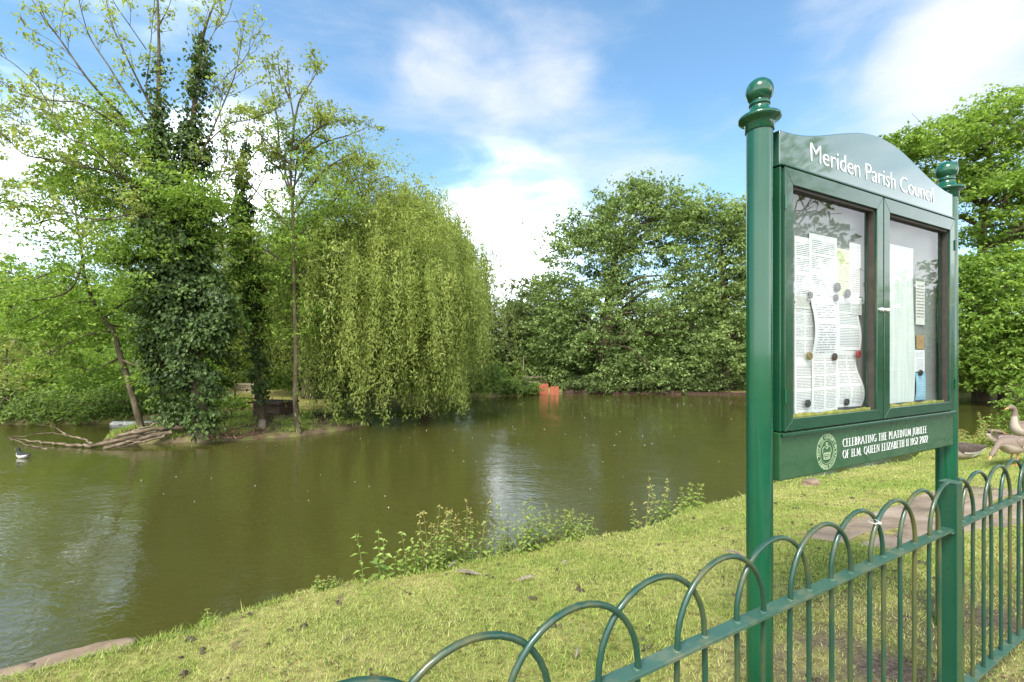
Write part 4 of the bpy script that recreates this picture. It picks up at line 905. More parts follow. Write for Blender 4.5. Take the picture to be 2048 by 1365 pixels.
def stem_plant(name, label, cat, t, s, n, hmin, hmax, spread, mat, leaf, asp, pairs, group=None, top_tint=.75, along=None):
    """upright stems with opposite leaf pairs"""
    c = fp(t, s); g = gz(*c); root = thing(name, label, cat, (c[0], c[1], g), 0, group); mb = MB(); P, D, Nn, L_, T = [], [], [], [], []
    for k in range(n):
        h_ = 1; a = rng.uniform(0, 6.28); rad = spread * rng.random() ** .5
        dx = EF * rad * math.cos(a) * (along or 1) + NF * rad * .4 * math.sin(a); q = c + dx; b = np.array((dx[0], dx[1], gz(*q) - g - .02))
        h = rng.uniform(hmin, hmax); ln = np.array((rng.normal(0, .08), rng.normal(0, .08), 1)) * h
        pl = np.array([b, b + ln * .5 + rng.normal(0, .01, 3), b + ln]); mb.tube(catmull(pl, 3), taper(7, .005, .002), 5)
        ph = rng.uniform(0, 3); tt = rng.normal(.4, .12)
        for j in range(pairs):
            f = (j + .8) / pairs; p = b + ln * f; sz = leaf * (1.15 - .7 * f) * rng.uniform(.8, 1.2)
            for side in (0, math.pi):
                an = ph + j * math.pi / 2 + side; o = np.array((math.cos(an), math.sin(an), rng.uniform(-.35, .25)))
                P.append(p + o * sz * .55); D.append(o); Nn.append(np.array((0, 0, 1.)) + rng.normal(0, .2, 3)); L_.append(sz); T.append(tt + (top_tint - .4) * f ** 3 + rng.normal(0, .08))
        for j in range(4): P.append(b + ln * (1 - .02 * j) + rng.normal(0, .008, 3)); D.append(rand_dirs(1)[0] + (0, 0, .8)); Nn.append(rand_dirs(1)[0]); L_.append(leaf * .35); T.append(top_tint)
    mb.build('stem', M['stem'], root, 60, fix=False)
    L_ = np.array(L_); leaves('leaves', np.array(P), np.array(D), np.array(Nn), L_, L_ * asp, np.array(T), mat, root)
M['stem'] = simple('green stem', [(.12, .15, .04), (.20, .19, .07)], 8, 3, .7)
M['leaf_sapling'] = leaf_mat('leaf sapling', [(.14, .22, .05), (.27, .39, .09), (.42, .52, .18)], trans=.4)
def ts(px, py, h=-.40):
    Y = (CAMH - h) * F / (py - HOR); p = wl(px, Y); return float(p @ EF), float(p @ NF)
NG = 'nettle clumps along the near waterline'
for lab, px, py, n, h0, h1, sp, tt, lf in (('tall reddish-tipped nettle clump at the water edge beside the broad-leaved saplings', 905, 1118, 36, .28, .74, .36, 1.0, .085), ('wide low nettle clump in front of the bright sky reflection', 1030, 1082, 50, .2, .6, .52, .6, .08),
        ('nettle clump at the bend of the bank past the sky reflection', 1130, 1062, 26, .2, .5, .34, .6, .085), ('spindly nettle clump nearest the notice board post', 1285, 1022, 13, .22, .74, .32, .8, .095), ('pale leafy nettles beside the board post, shorter than their neighbours', 1345, 1005, 16, .2, .45, .3, .6, .10),
        ('low weeds fringing the turf under the tall nettles', 850, 1135, 26, .08, .26, .36, .5, .075), ('small yellow-green weed alone on the bank edge', 650, 1180, 7, .06, .16, .08, .9, .05), ('tiny weed sprig on the bank beyond the corner stones', 416, 1240, 3, .06, .14, .04, .5, .05), ('small weed tuft in the turf before the wide nettle clump', 1160, 1078, 5, .08, .14, .06, .5, .05)):
    t, s = ts(px, py); stem_plant('nettle_clump', lab, 'weed', t, min(s, 4.36), n, h0, h1, sp, M['leaf_nettle'], lf, .55, 7, NG, tt)
for lab, px, py, n, h0, h1 in (('broad-leaved sapling on the bank edge, lower of the pair and nearer the corner', 742, 1150, 3, .34, .48), ('broad-leaved sapling rising beside the reddish nettles', 818, 1128, 3, .34, .5)):
    t, s = ts(px, py); stem_plant('broadleaf_sapling', lab, 'sapling', t, min(s, 4.36), n, h0, h1, .12, M['leaf_sapling'], .10, .55, 6, 'saplings on the near waterline', .7)
for lab, px, py, n, h0, h1, sp in (('tall yellow-tipped weed behind the geese', 1975, 880, 8, .4, .75, .25), ('leafy weeds beside the board post behind the lying goose', 1920, 893, 30, .2, .45, .6), ('green weeds between the lying goose and the pond', 1985, 888, 30, .18, .4, .6)):
    t, s = ts(px, py, -.3); stem_plant('bank_weed', lab, 'weed', t, min(s, 4.3), n, h0, h1, sp, M['leaf_nettle'], .10, .5, 8, 'weeds behind the geese', .9)
M['feather'] = simple('goose feather', [(.08, .06, .05), (.16, .13, .105), (.27, .23, .19)], 6, 4, .7, 0, .2, (1, 6, 1))
M['quill'] = simple('quill', [(.30, .26, .20), (.40, .35, .28)], 12, 3, .5)
def feather(label, px, py, ln, rz, h=-.25):
    Y = (CAMH - h) * F / (py - HOR); p = V3(px, py, Y); g = gz(p[0], p[1]); r = thing('feather', label, 'feather', (p[0], p[1], g + .028), rz, 'moulted feathers on the turf')
    n = 9; vs = []; fs = []
    for i in range(n):
        f = i / (n - 1); w = ln * .13 * math.sin(math.pi * min(1, f * 1.05 + .02)) ** .6 * (1 - .3 * f) if f > .12 else .002
        x = ln * (f - .5); z = .02 * math.sin(f * 2.5)
        vs += [(x, -w, z - .004), (x, 0, z + .006), (x, w, z - .004)]
    for i in range(n - 1):
        for k in (0, 1): fs.append((i * 3 + k, i * 3 + k + 1, i * 3 + k + 4, i * 3 + k + 3))
    mb = MB(); mb.add(vs, fs); mb.build('vane', M['feather'], r, 60)
    mb = MB(); mb.tube([(-ln * .62, 0, .004), (0, 0, .02 * math.sin(1.25) + .009), (ln * .48, 0, .02)], [.0022, .0018, .0008], 5); mb.build('quill', M['quill'], r)
for i, (px, py, ln, rz, h) in enumerate(((933, 1143, .23, 2.9, -.33), (1055, 1161, .15, .3, -.3), (1468, 1097, .16, 2.5, -.15), (905, 1128, .10, 1.0, -.36), (1155, 1365 - 60, .07, 1.2, -.03), (855, 1345, .07, .5, -.1), (1130, 1125, .06, 0.2, -.3), (1700, 1135, .07, 0.9, -.02))):
    feather(('long brown and grey feather under the tall nettles', 'curved grey feather mid bank below the wide nettles', 'brown feather close to the board post', 'grey feather tucked at the foot of the tall nettles', 'small white feather seen through the fence hoops', 'pale feather low on the turf nearest the fence', 'little dark feather on the bank below the sky reflection', 'small feather on the turf between the board posts')[i], px, py, ln, rz, h)
def turf_litter():
    for name, mat, n, lab, cat, big in (('clover', M['leaf_mid'], 26000, 'flat patches of clover leaves in the short turf', 'clover', 1.0), ('dead_leaves', M['litter'], 5000, 'brown flecks of dead leaf and straw in the turf', 'leaf litter', 1.2)):
        t = rng.uniform(-4, 14, n); s = rng.uniform(.4, 4.3, n); P = t[:, None] * EF + s[:, None] * NF; u = P[:, 0] / np.maximum(P[:, 1], .1)
        k = (P[:, 1] > 1.4) & (np.abs(u) < 1.4) & ~in_path(P) & (sdist(P, POND) > .05)
        if name == 'clover': k &= (wob(P[:, 0] + 7, P[:, 1] * 1.2, 2.1) + .35 * wob(P[:, 0], P[:, 1], 7) > .42)
        else: k &= (rng.random(n) < .35 + .65 * (P @ NF < 1.9))
        P = P[k]; m = len(P); C = np.stack((P[:, 0], P[:, 1], height(P) + rng.uniform(.006, .022, m)), 1)
        leaves(name, C, rand_dirs(m) * (1, 1, .3), np.array((0, 0, 1.)) + rng.normal(0, .35, (m, 3)), big * rng.uniform(.010, .024, m), big * rng.uniform(.008, .017, m), .35 + rng.normal(0, .2, m), mat, None)
        tag(bpy.context.scene.objects[name], lab, cat, kind='stuff')
M['litter'] = leaf_mat('litter', [(.08, .05, .03), (.20, .14, .08), (.36, .29, .19)], trans=.15, rough=.8, spec=.1)
turf_litter()
def clods():
    mb_v, mb_f = [], []; k = 0
    mb = MB()
    M['clod'] = simple('earth clod', [(.03, .026, .016), (.075, .06, .04), (.13, .11, .08)], 30, 4, .95, .5, .15)
    n = 0
    while n < 150:
        t, s = rng.uniform(-3, 9), rng.uniform(1.0, 4.2); p = fp(t, s)
        if p[1] < 1.8 or abs(p[0] / p[1]) > 1.3: continue
        n += 1; z = gz(*p); r = rng.uniform(.008, .022) ; 
        for j in range(rng.integers(1, 5)):
            c = np.array((p[0], p[1], z + .01)) + rng.normal(0, r * 1.1, 3) * (1, 1, .25); a = rng.uniform(0, 3); q = r * rng.uniform(.5, 1)
            ring = [c + np.array((math.cos(a + i * 1.047) * q * rng.uniform(.8, 1.4), math.sin(a + i * 1.047) * q, -.006)) for i in range(6)]; up = [c + (x - c) * .55 + np.array((0, 0, q * .7)) for x in ring]
            mb.add(ring + up, [tuple(range(6, 12))] + [(i, (i + 1) % 6, 6 + (i + 1) % 6, 6 + i) for i in range(6)])
    o = mb.build('soil_crumbs', M['clod'], None, None); tag(o, 'dark crumbs of earth and droppings scattered over the turf', 'soil crumbs', kind='stuff')
    mb = MB(); n = 0
    while n < 170:
        px = rng.uniform(-8, 16); Yy = rng.uniform(6, 24); P = np.array((px, Yy))
        if sdist(P[None], POND)[0] > -.5 or sdist(P[None], ISL)[0] < .3: continue
        n += 1; r = rng.uniform(.003, .010) * (.6 + Yy / 30); a = rng.uniform(0, 3)
        mb.add([(P[0] + math.cos(a + i * 1.257) * r * (1 + .4 * (i % 2)), P[1] + math.sin(a + i * 1.257) * r, WATER + .004) for i in range(5)] + [(P[0], P[1], WATER + .012)], [(i, (i + 1) % 5, 5) for i in range(5)])
    o = mb.build('floating_petals', M['white_paint'], None, None); tag(o, 'pale specks of petals and down floating on the pond', 'petals', kind='stuff')
clods()

# ------------------------------------------------------------------ notice board
EB = (.8797, .4755); BRZ = math.atan2(EB[1], EB[0]); BO = (1.048, 1.99)
board = thing('notice_board', 'green double-door parish notice board on two ball-topped posts', 'notice board', (BO[0], BO[1], 0), BRZ)
BL = 1.8; FR = -.055                                                  # post spacing, front plane (local y)
def H(h): return CAMH + h                                             # heights given from the camera level
def notice_board():
    for x in (0, BL):
        mb = MB(); mb.lathe([(.0515, -.25), (.0515, H(.955))], 40, x); post = mb.build('post', M['green_gloss'], board, 40)
        b = H(.94)
        prof = [(.0545, b), (.0565, b + .002), (.0565, b + .030), (.060, b + .036), (.079, b + .046), (.083, b + .052), (.083, b + .058), (.079, b + .064), (.056, b + .072), (.047, b + .080), (.040, b + .094), (.035, b + .104), (.036, b + .110), (.041, b + .113), (.041, b + .121), (.036, b + .125)]
        cz = b + .171; r = .0545
        prof += [(r * math.cos(a), cz + r * math.sin(a)) for a in np.linspace(-.86, 1.5, 22)]
        mb = MB(); mb.lathe(prof, 40, x); mb.build('ball_finial', M['green_gloss'], post, 50)
    x0, x1 = .062, 1.738
    # side channels, header, lower board
    for a, b in ((x0, .0745), (1.7255, x1)):
        mb = MB(); mb.box(a, b, FR + .004, .035, H(-.326), H(.790)); mb.build('side_channel', M['green_door'], board, None, .002)
    n = 48; top = [(x0 + (x1 - x0) * i / n, H(.945 + .150 * math.sin(math.pi * i / n) ** 2)) for i in range(n + 1)]
    mb = MB(); mb.prism([(x0, H(.797))] + [(x1, H(.797))] + top[::-1], FR + .006, .03)
    head = mb.build('header_board', M['green_head'], board, 30, .004)
    mb = MB(); mb.box(x0, x1, FR + .003, .03, H(-.535), H(-.331)); low = mb.build('lower_board', M['green_panel'], board, None, .006)
    mb = MB(); mb.box(x0 - .002, x1 + .002, FR - .012, FR + .002, H(-.348), H(-.3315)); mb.build('drip_rail', M['green_door'], board, None, .003)
    mb = MB(); mb.box(x0 - .002, x1 + .002, FR - .010, FR + .004, H(.7915), H(.801)); mb.build('head_rail', M['green_door'], board, None, .003)
    mb = MB(); mb.box(.0745, 1.7255, .02, .033, H(-.326), H(.790)); mb.build('back_panel', M['backboard'], board)
    for x in (.03, 1.765):                                            # brackets from post to case
        for z in (-.45, .70):
            mb = MB(); mb.box(x - .03, x + .03, -.012, .012, H(z) - .03, H(z) + .03); mb.build('bracket', M['green_gloss'], board)
    # doors
    for k, (a, b) in enumerate(((.0765, .8935), (.9035, 1.7235))):
        z0, z1 = H(-.3245), H(.7885); w = .058; wt, wb = .068, .050; ia, ib, iz0, iz1 = a + w, b - w, z0 + wb, z1 - wt; y0, y1 = FR - .008, -.012
        mb = MB()
        mb.prism([(a, z0), (ia, iz0), (ia, iz1), (a, z1)], y0, y1); mb.prism([(b, z0), (b, z1), (ib, iz1), (ib, iz0)], y0, y1)
        mb.prism([(a, z1), (ia, iz1), (ib, iz1), (b, z1)], y0, y1); mb.prism([(a, z0), (b, z0), (ib, iz0), (ia, iz0)], y0, y1)
        door = mb.build('door', M['green_door'], board, None, .0018)
        mb = MB(); g = .012; y2 = -.028
        mb.box(ia, ia + g * .6, y0 + .012, y2, iz0, iz1); mb.box(ib - g, ib, y0 + .012, y2, iz0, iz1); mb.box(ia + g * .6 + .0005, ib - g - .0005, y0 + .012, y2, iz1 - g, iz1)
        mb.build('gasket', M['gasket'], door)
        mb = MB(); mb.box(ia + .002, ib - .002, -.034, -.030, iz0 + .002, iz1 - .002); mb.build('pane', M['glass'], door)
        # green algae along the sill
        vs = []; nn = 60; mb = MB()
        prof = [(ia + .001, iz0 + .0005)]
        for i in range(nn + 1):
            f = i / nn; h = .006 + .010 * abs(math.sin(f * 9 + k)) * rng.uniform(.6, 1.3) * (1.1 - .5 * f) ; prof.append((ia + .001 + (ib - ia - .002) * f, iz0 + max(.004, h)))
        prof.append((ib - .001, iz0 + .0005)); mb.prism(prof, -.039, -.0345); mb.build('algae_line', M['algae'], door)
        kx = (b - .026) if k == 0 else (a + .026); 
        mb = MB(); mb.lathe([(.013, 0), (.013, .004), (.010, .012), (.004, .014)], 20)
        lk = mb.build('lock', M['chrome'], door, 40); lk.location = (kx, y0 + .0, H(.222)); lk.rotation_euler = (R(90), 0, 0)
        for hz in (z0 + .15, z1 - .15):
            hx = a - .002 if k == 0 else b + .002
            mb = MB(); mb.tube([(hx, y0 - .003, hz - .03), (hx, y0 - .003, hz + .03)], .0045, 10); mb.build('hinge', M['green_gloss'], door, 40)
    return head, low
M['backboard'] = simple('dark felt board', [(.20, .215, .205), (.26, .275, .265)], 3, 5, .9)
head, low = notice_board()

def text_mesh(body, size, width=None, spacing=1.0):
    cu = bpy.data.curves.new('lettering', 'FONT'); cu.body = body; cu.size = size; cu.extrude = .0012; cu.offset = -.011; cu.space_character = spacing; cu.resolution_u = 4
    o = bpy.data.objects.new('lettering', cu); col.objects.link(o); dg = bpy.context.evaluated_depsgraph_get(); dg.update()
    me = bpy.data.meshes.new_from_object(o.evaluated_get(dg)); bpy.data.objects.remove(o); bpy.data.curves.remove(cu)
    v = np.array([p.co[:] for p in me.vertices])
    return me, v
def put_text(body, cap, x0, x1, z, y, mat, parent, spacing=1.0, bold=0):
    """text with capitals of height cap from x0 to x1 on baseline z, on the board's front"""
    me, v = text_mesh(body, 1.0, spacing=spacing); mc, vc = text_mesh('H', 1.0); k = cap / (vc[:, 1].max() - vc[:, 1].min())
    kx = (x1 - x0) / (v[:, 0].max() - v[:, 0].min()); mn = v[:, 0].min()
    for p in me.vertices: p.co = Vector((x0 + (p.co.x - mn) * kx, y - p.co.z * .6, z + p.co.y * k))
    me.materials.clear(); me.materials.append(mat); o = bpy.data.objects.new('lettering', me); link(o, parent); return o
put_text('Meriden Parish Council', .079, .285, 1.485, H(.857), FR + .0045, M['white_vinyl'], head)

# a thin serif alphabet, drawn as strokes: (x, y) in units of the capital height
GL = {
 'A': (.72, ['t 0.02 0 .36 1', 'T .36 1 .70 0', 't .14 .34 .58 .34', 's .02 0', 's .70 0']), 'B': (.58, ['T .12 0 .12 1', 'a .12 .76 .34 .24 -90 90', 'a .12 .26 .40 .26 -90 90', 's .08 0', 's .08 1']),
 'C': (.66, ['a .40 .5 .34 .5 55 305']), 'D': (.7, ['T .12 0 .12 1', 'a .12 .5 .50 .5 -90 90']), 'E': (.52, ['T .12 0 .12 1', 't .12 1 .46 1', 't .12 .52 .40 .52', 't .12 0 .48 0', 's .08 0', 's .08 1']), 'F': (.5, ['T .12 0 .12 1', 't .12 1 .46 1', 't .12 .52 .38 .52', 's .12 0', 's .08 1']),
 'G': (.72, ['a .42 .5 .36 .5 55 300', 'T .64 .05 .64 .42', 's .62 .42']), 'H': (.74, ['T .13 0 .13 1', 'T .61 0 .61 1', 't .13 .52 .61 .52', 's .13 0', 's .13 1', 's .61 0', 's .61 1']), 'I': (.28, ['T .14 0 .14 1', 's .14 0', 's .14 1']),
 'J': (.32, ['T .18 1 .18 .05', 't .18 .05 .02 -.2', 's .18 1']), 'L': (.5, ['T .12 0 .12 1', 't .12 0 .46 0', 's .12 1', 's .08 0']), 'M': (.9, ['t .10 0 .16 1', 'T .16 1 .45 .1', 't .45 .1 .74 1', 'T .74 1 .80 0', 's .10 0', 's .80 0']),
 'N': (.78, ['t .12 0 .12 1', 'T .12 1 .64 0', 't .64 0 .64 1', 's .12 0', 's .64 1']), 'O': (.8, ['a .40 .5 .35 .5 0 360']), 'P': (.54, ['T .12 0 .12 1', 'a .12 .74 .36 .26 -90 90', 's .12 0', 's .08 1']), 'Q': (.82, ['a .40 .5 .35 .5 0 360', 't .45 .05 .82 -.2']),
 'R': (.64, ['T .12 0 .12 1', 'a .12 .75 .36 .25 -90 90', 'T .30 .5 .62 0', 's .12 0', 's .08 1']), 'T': (.62, ['T .31 0 .31 1', 't .03 1 .59 1', 's .31 0']), 'U': (.74, ['T .13 1 .13 .3', 'a .36 .3 .23 .3 180 360', 't .59 1 .59 .3', 's .13 1', 's .59 1']),
 'Z': (.62, ['t .06 1 .56 1', 'T .56 1 .06 0', 't .06 0 .58 0']), 'V': (.68, ['T .02 1 .34 0', 't .34 0 .66 1', 's .02 1', 's .66 1']), 'S': (.5, ['a .27 .75 .19 .25 40 270', 'a .24 .25 .21 .25 -130 90']), '1': (.34, ['T .18 0 .18 1', 't .06 .86 .18 1', 's .18 0']), '9': (.52, ['a .26 .68 .20 .3 0 360', 'T .46 .68 .22 0']), '5': (.5, ['t .14 1 .42 1', 't .14 1 .12 .58', 'a .20 .3 .24 .3 -140 110']),
 '2': (.52, ['a .25 .74 .20 .26 -20 170', 'T .44 .66 .06 0', 't .06 0 .48 0']), '0': (.54, ['a .27 .5 .21 .5 0 360']), '7': (.5, ['t .06 1 .46 1', 'T .46 1 .18 0']), '.': (.2, ['T .08 0 .08 .1']), "'": (.16, ['t .08 1 .08 .75']), ' ': (.3, [])}
def serif(mb, text, cap, place, thick=.085, thin=.042, depth=.0012, gap=.11):
    """strokes of the text; place(x, y) -> local (x, z) with x in cap heights"""
    def quad(ax, ay, bx, by, w):
        dx, dy = bx - ax, by - ay; l = math.hypot(dx, dy) or 1; nx, ny = -dy / l * w / 2, dx / l * w / 2
        q = [place(x, y) for x, y in ((ax + nx, ay + ny), (ax - nx, ay - ny), (bx - nx, by - ny), (bx + nx, by + ny))]
        mb.prism(q, place.y, place.y - depth)
    x = 0
    for ch in text:
        w, st = GL.get(ch, GL[' '])
        for s in st:
            p = s.split(); v = [float(q) for q in p[1:]]
            if p[0] in 'tT': quad(x + v[0], v[1], x + v[2], v[3], thick if p[0] == 'T' else thin)
            elif p[0] == 's': quad(x + v[0] - .12, v[1], x + v[0] + .12, v[1], thin)
            else:
                cx, cy, rx, ry, a0, a1 = v; m = max(6, int(abs(a1 - a0) / 18)); an = np.radians(np.linspace(a0, a1, m + 1))
                for i in range(m):
                    mid = (an[i] + an[i + 1]) / 2; quad(x + cx + rx * math.cos(an[i]), cy + ry * math.sin(an[i]), x + cx + rx * math.cos(an[i + 1]), cy + ry * math.sin(an[i + 1]), thin + (thick - thin) * abs(math.cos(mid)))
        x += w + gap
    return x
class Flat:
    def __init__(s, x0, z, kx, kz, y): s.x0, s.z, s.kx, s.kz, s.y = x0, z, kx, kz, y
    def __call__(s, x, y): return (s.x0 + x * s.kx, s.z + y * s.kz)
class Arc:
    def __init__(s, cx, cz, r, a0, k, y): s.cx, s.cz, s.r, s.a0, s.k, s.y = cx, cz, r, a0, k, y
    def __call__(s, x, y):
        a = s.a0 - x * s.k / s.r; r = s.r + y * s.k; return (s.cx + r * math.cos(a), s.cz + r * math.sin(a))
def width(text, gap=.11): return sum(GL.get(c, GL[' '])[0] + gap for c in text)
def lower_text():
    y = FR + .0025; mb = MB()
    for tx, z, x1 in (('CELEBRATING THE PLATINUM JUBILEE', -.434, 1.400), ('OF H.M. QUEEN ELIZABETH II 1952 2022', -.4875, 1.412)):
        serif(mb, tx, .036, Flat(.540, H(z), (x1 - .540) / width(tx), .036, y))
    mb.build('lettering', M['white_vinyl'], low, fix=True)
    mb = MB(); cx, cz = .408, H(-.443)
    def ring(r, w, m=64):
        for i in range(m):
            a, b = 2 * math.pi * i / m, 2 * math.pi * (i + 1) / m
            mb.prism([(cx + r * math.cos(a), cz + r * math.sin(a)), (cx + (r + w) * math.cos(a), cz + (r + w) * math.sin(a)), (cx + (r + w) * math.cos(b), cz + (r + w) * math.sin(b)), (cx + r * math.cos(b), cz + r * math.sin(b))], y, y - .001)
    ring(.0795, .0018); ring(.0525, .0016)
    tx = "THE QUEEN'S PLATINUM JUBILEE 2022 "; rr = .061; serif(mb, tx, .012, Arc(cx, cz, rr, math.radians(150), 2 * math.pi * rr / width(tx), y), .17, .10, .001)
    def line(p, w=.0028):
        for (ax, az), (bx, bz) in zip(p[:-1], p[1:]):
            dx, dz = bx - ax, bz - az; l = math.hypot(dx, dz) or 1; nx, nz = -dz / l * w / 2, dx / l * w / 2
            mb.prism([(cx + ax + nx, cz + az + nz), (cx + ax - nx, cz + az - nz), (cx + bx - nx, cz + bz - nz), (cx + bx + nx, cz + bz + nz)], y, y - .001)
    # crown: two swelling arches, orb with 70 above, jewelled band
    for sgn in (-1, 1):
        line([(sgn * q[0], q[1]) for q in ((0, .012), (.010, .022), (.024, .024), (.034, .014), (.034, -.002), (.026, -.016), (.024, -.030))])
    line([(-.026, -.031), (-.012, -.034), (0, -.035), (.012, -.034), (.026, -.031)], .003); line([(-.025, -.023), (0, -.026), (.025, -.023)], .0024)
    for q in (-.018, -.006, .006, .018):
        line([(q - .005, -.006), (q, -.014), (q + .005, -.006)], .0026); line([(q, -.002), (q, -.019)], .0026); line([(q - .003, -.029), (q + .003, -.029)], .004)
    line([(-.022, -.018), (.022, -.018)], .002)
    line([(-.011, .041), (-.002, .041), (-.007, .026)], .0026); line([(.003 + .0052 * math.cos(a), .033 + .0075 * math.sin(a)) for a in np.linspace(0, 6.283, 13)], .0024)
    mb.build('emblem', M['cream_vinyl'], low)
    # runs of dried rain and droppings on the lower board
    mb = MB()
    for x in (1.01, 1.06, 1.16):
        z1 = H(-.352); ln = rng.uniform(.06, .17); w = rng.uniform(.0006, .0011); mb.prism([(x - w, z1 - ln), (x + w * .6, z1 - ln), (x + w, z1), (x - w, z1)], FR + .0028, FR + .0016)
    mb.build('rain_streaks', M['streak'], low)
lower_text()

# ---- notices pinned inside, and the magnets that hold them (in board coordinates -> world)
BM = Matrix.Translation((BO[0], BO[1], 0)) @ Matrix.Rotation(BRZ, 4, 'Z')
def notice(label, x0, x1, h0, h1, mat, y=.016, curl=.0, rot=0, wave=0, cat='notice'):
    x0 += .14; x1 += .14                                               # seen at a slant through the depth of the case
    n, m = 7, 12; vs = []; fs = []; uvs = []
    cx, cz = (x0 + x1) / 2, H((h0 + h1) / 2); w, hh = x1 - x0, h1 - h0
    for j in range(m + 1):
        for i in range(n + 1):
            u, v = i / n, j / m; lx = (u - .5) * w; lz = (v - .5) * hh; yy = -curl * math.sin(math.pi * (1 - v)) * (1 - .6 * u) - wave * math.sin(v * 6) * (.4 + u * .6) * .5 - .0004 * i
            px = lx + wave * 1.2 * math.sin(v * 5 + .6) * u
            vs.append((px * math.cos(rot) - lz * math.sin(rot), yy, px * math.sin(rot) + lz * math.cos(rot))); uvs.append((u, v))
    for j in range(m):
        for i in range(n): a = j * (n + 1) + i; fs.append((a, a + 1, a + n + 2, a + n + 1))
    me = bpy.data.meshes.new('notice'); me.from_pydata(vs, [], fs); uvl = me.uv_layers.new(name='UVMap')
    for lp in me.loops: uvl.data[lp.index].uv = uvs[lp.vertex_index]
    me.materials.append(mat); me.shade_smooth(); o = bpy.data.objects.new('notice', me); o.matrix_world = BM @ Matrix.Translation((cx, y, cz)); link(o); tag(o, label, cat, 'notices pinned inside the board'); return o
Wt = (.80, .80, .80)
pm = [paper_mat('printed sheet %s' % n, b, l, f_, fl, mg, c) for n, b, l, f_, fl, mg, c in (('close text', Wt, 34, (.10, .10, .11), .66, .09, 1), ('agenda', (.82, .82, .84), 24, (.12, .12, .13), .55, .13, 1), ('two columns', (.78, .78, .78), 38, (.10, .10, .11), .6, .07, 2), ('green leaflet', (.62, .66, .40), 18, (.10, .13, .06), .5, .12, 1), ('blue leaflet', (.25, .48, .62), 16, (.75, .82, .85), .5, .14, 1), ('poster strip', (.70, .70, .66), 14, (.15, .12, .10), .6, .08, 1), ('orange print', (.42, .27, .12), 9, (.20, .10, .05), .5, .1, 1))]
notice('sheet of close print partly covered, topmost at the hinge side of the fuller door', .137, .30, .24, .54, pm[0], .0165)
notice('long printed sheet in the middle of the top row, fuller door', .245, .475, .255, .565, pm[0], .0125, .0)
notice('printed sheet at the hinge side in the middle row, partly covered by the curling agenda', .137, .30, -.03, .232, pm[2], .0165)
notice('curling white agenda sheet bulging off the board', .252, .472, -.02, .262, pm[1], .011, .022, .02)
notice('printed page in the bottom row at the hinge side', .137, .30, -.272, -.03, pm[0], .0165)
notice('white two-column page in the bottom row held by three magnets', .262, .478, -.275, .012, pm[2], .012, .003)
notice('yellow-green leaflet in the top row', .482, .60, .292, .52, pm[3], .0155)
notice('printed sheet below the yellow-green leaflet', .484, .685, .02, .29, pm[0], .0125, .0, 0, .008)
notice('wavy damp sheet at the bottom next to the two-column page', .480, .690, -.262, .018, pm[2], .0115, .0, -.02, .02)
notice('printed sheet high on the board behind the leaflet', .60, .70, .44, .56, pm[1], .0158)
notice('landscape printed slip between the top and middle rows near the hinge', .14, .25, .21, .27, pm[5], .0148)
notice('small printed slip beside the large magnets', .60, .70, .20, .285, pm[0], .0115)
notice('pale printed card above the leaflet, faded', .60, .69, .29, .44, pm[5], .0155)
notice('narrow poster strip in the emptier door', 1.30, 1.405, .17, .42, pm[5], .0145)
notice('orange picture strip in the emptier door', 1.31, 1.395, .03, .11, pm[6], .0145)
notice('small white printed card between the orange strip and the blue leaflet', 1.29, 1.40, -.10, .025, pm[1], .013)
notice('blue leaflet at the bottom of the emptier door', 1.282, 1.402, -.262, -.105, pm[4], .0105, .006)
# damp, fogged inner sheet of the emptier door
M['fog'] = simple('fogged sheet', [(.55, .62, .57), (.68, .73, .69), (.78, .81, .78)], 5, 6, .5, 0, .4, (6, 6, .5))
o = notice('large blank fogged sheet filling half of the emptier door', .972, 1.275, -.268, .60, M['fog'], .0155, 0, 0, .006)
M['mould'] = simple('mould stain', [(.05, .05, .03), (.16, .14, .08)], 30, 4, .9)
def magnet(label, x, h, r=.017, mat='magnet'):
    mb = MB(); mb.lathe([(r, 0), (r, .006), (r * .85, .009), (r * .3, .0095)], 20); m = mb.build('magnet', M[mat], None, 40); m.matrix_world = BM @ Matrix.Translation((x + .125, .0035, H(h))) @ Matrix.Rotation(R(90), 4, 'X'); tag(m, label, 'magnet', 'round magnets on the notices')
M['magnet'] = simple('black magnet', [(.02, .025, .02), (.05, .055, .045)], 20, 3, .35); M['magnet_brass'] = simple('gilt magnet', [(.16, .13, .04), (.25, .21, .07)], 20, 3, .4); M['magnet_red'] = simple('red magnet', [(.20, .02, .02), (.28, .03, .03)], 20, 3, .4)
magnet('black magnet on the hinge-side top corner of the curling agenda', .247, .272); magnet('black magnet on the other top corner of the curling agenda', .462, .272); magnet('large black magnet at the foot of the yellow-green leaflet', .475, .325, .023); magnet('large black magnet just under the yellow-green leaflet', .567, .300, .022)
magnet('gilt round magnet above the two-column page', .242, -.008, .019, 'magnet_brass'); magnet('black magnet on the top edge of the two-column page', .452, -.012, .018); magnet('black and red magnet at the edge of the wavy damp sheet', .668, .0, .019, 'magnet_red'); magnet('dull magnet at the bottom of the two-column page', .228, -.225, .018); magnet('dull magnet at the foot of the wavy damp sheet', .56, -.235, .017)
magnet('black magnet on top of the blue leaflet', 1.34, -.105, .017)

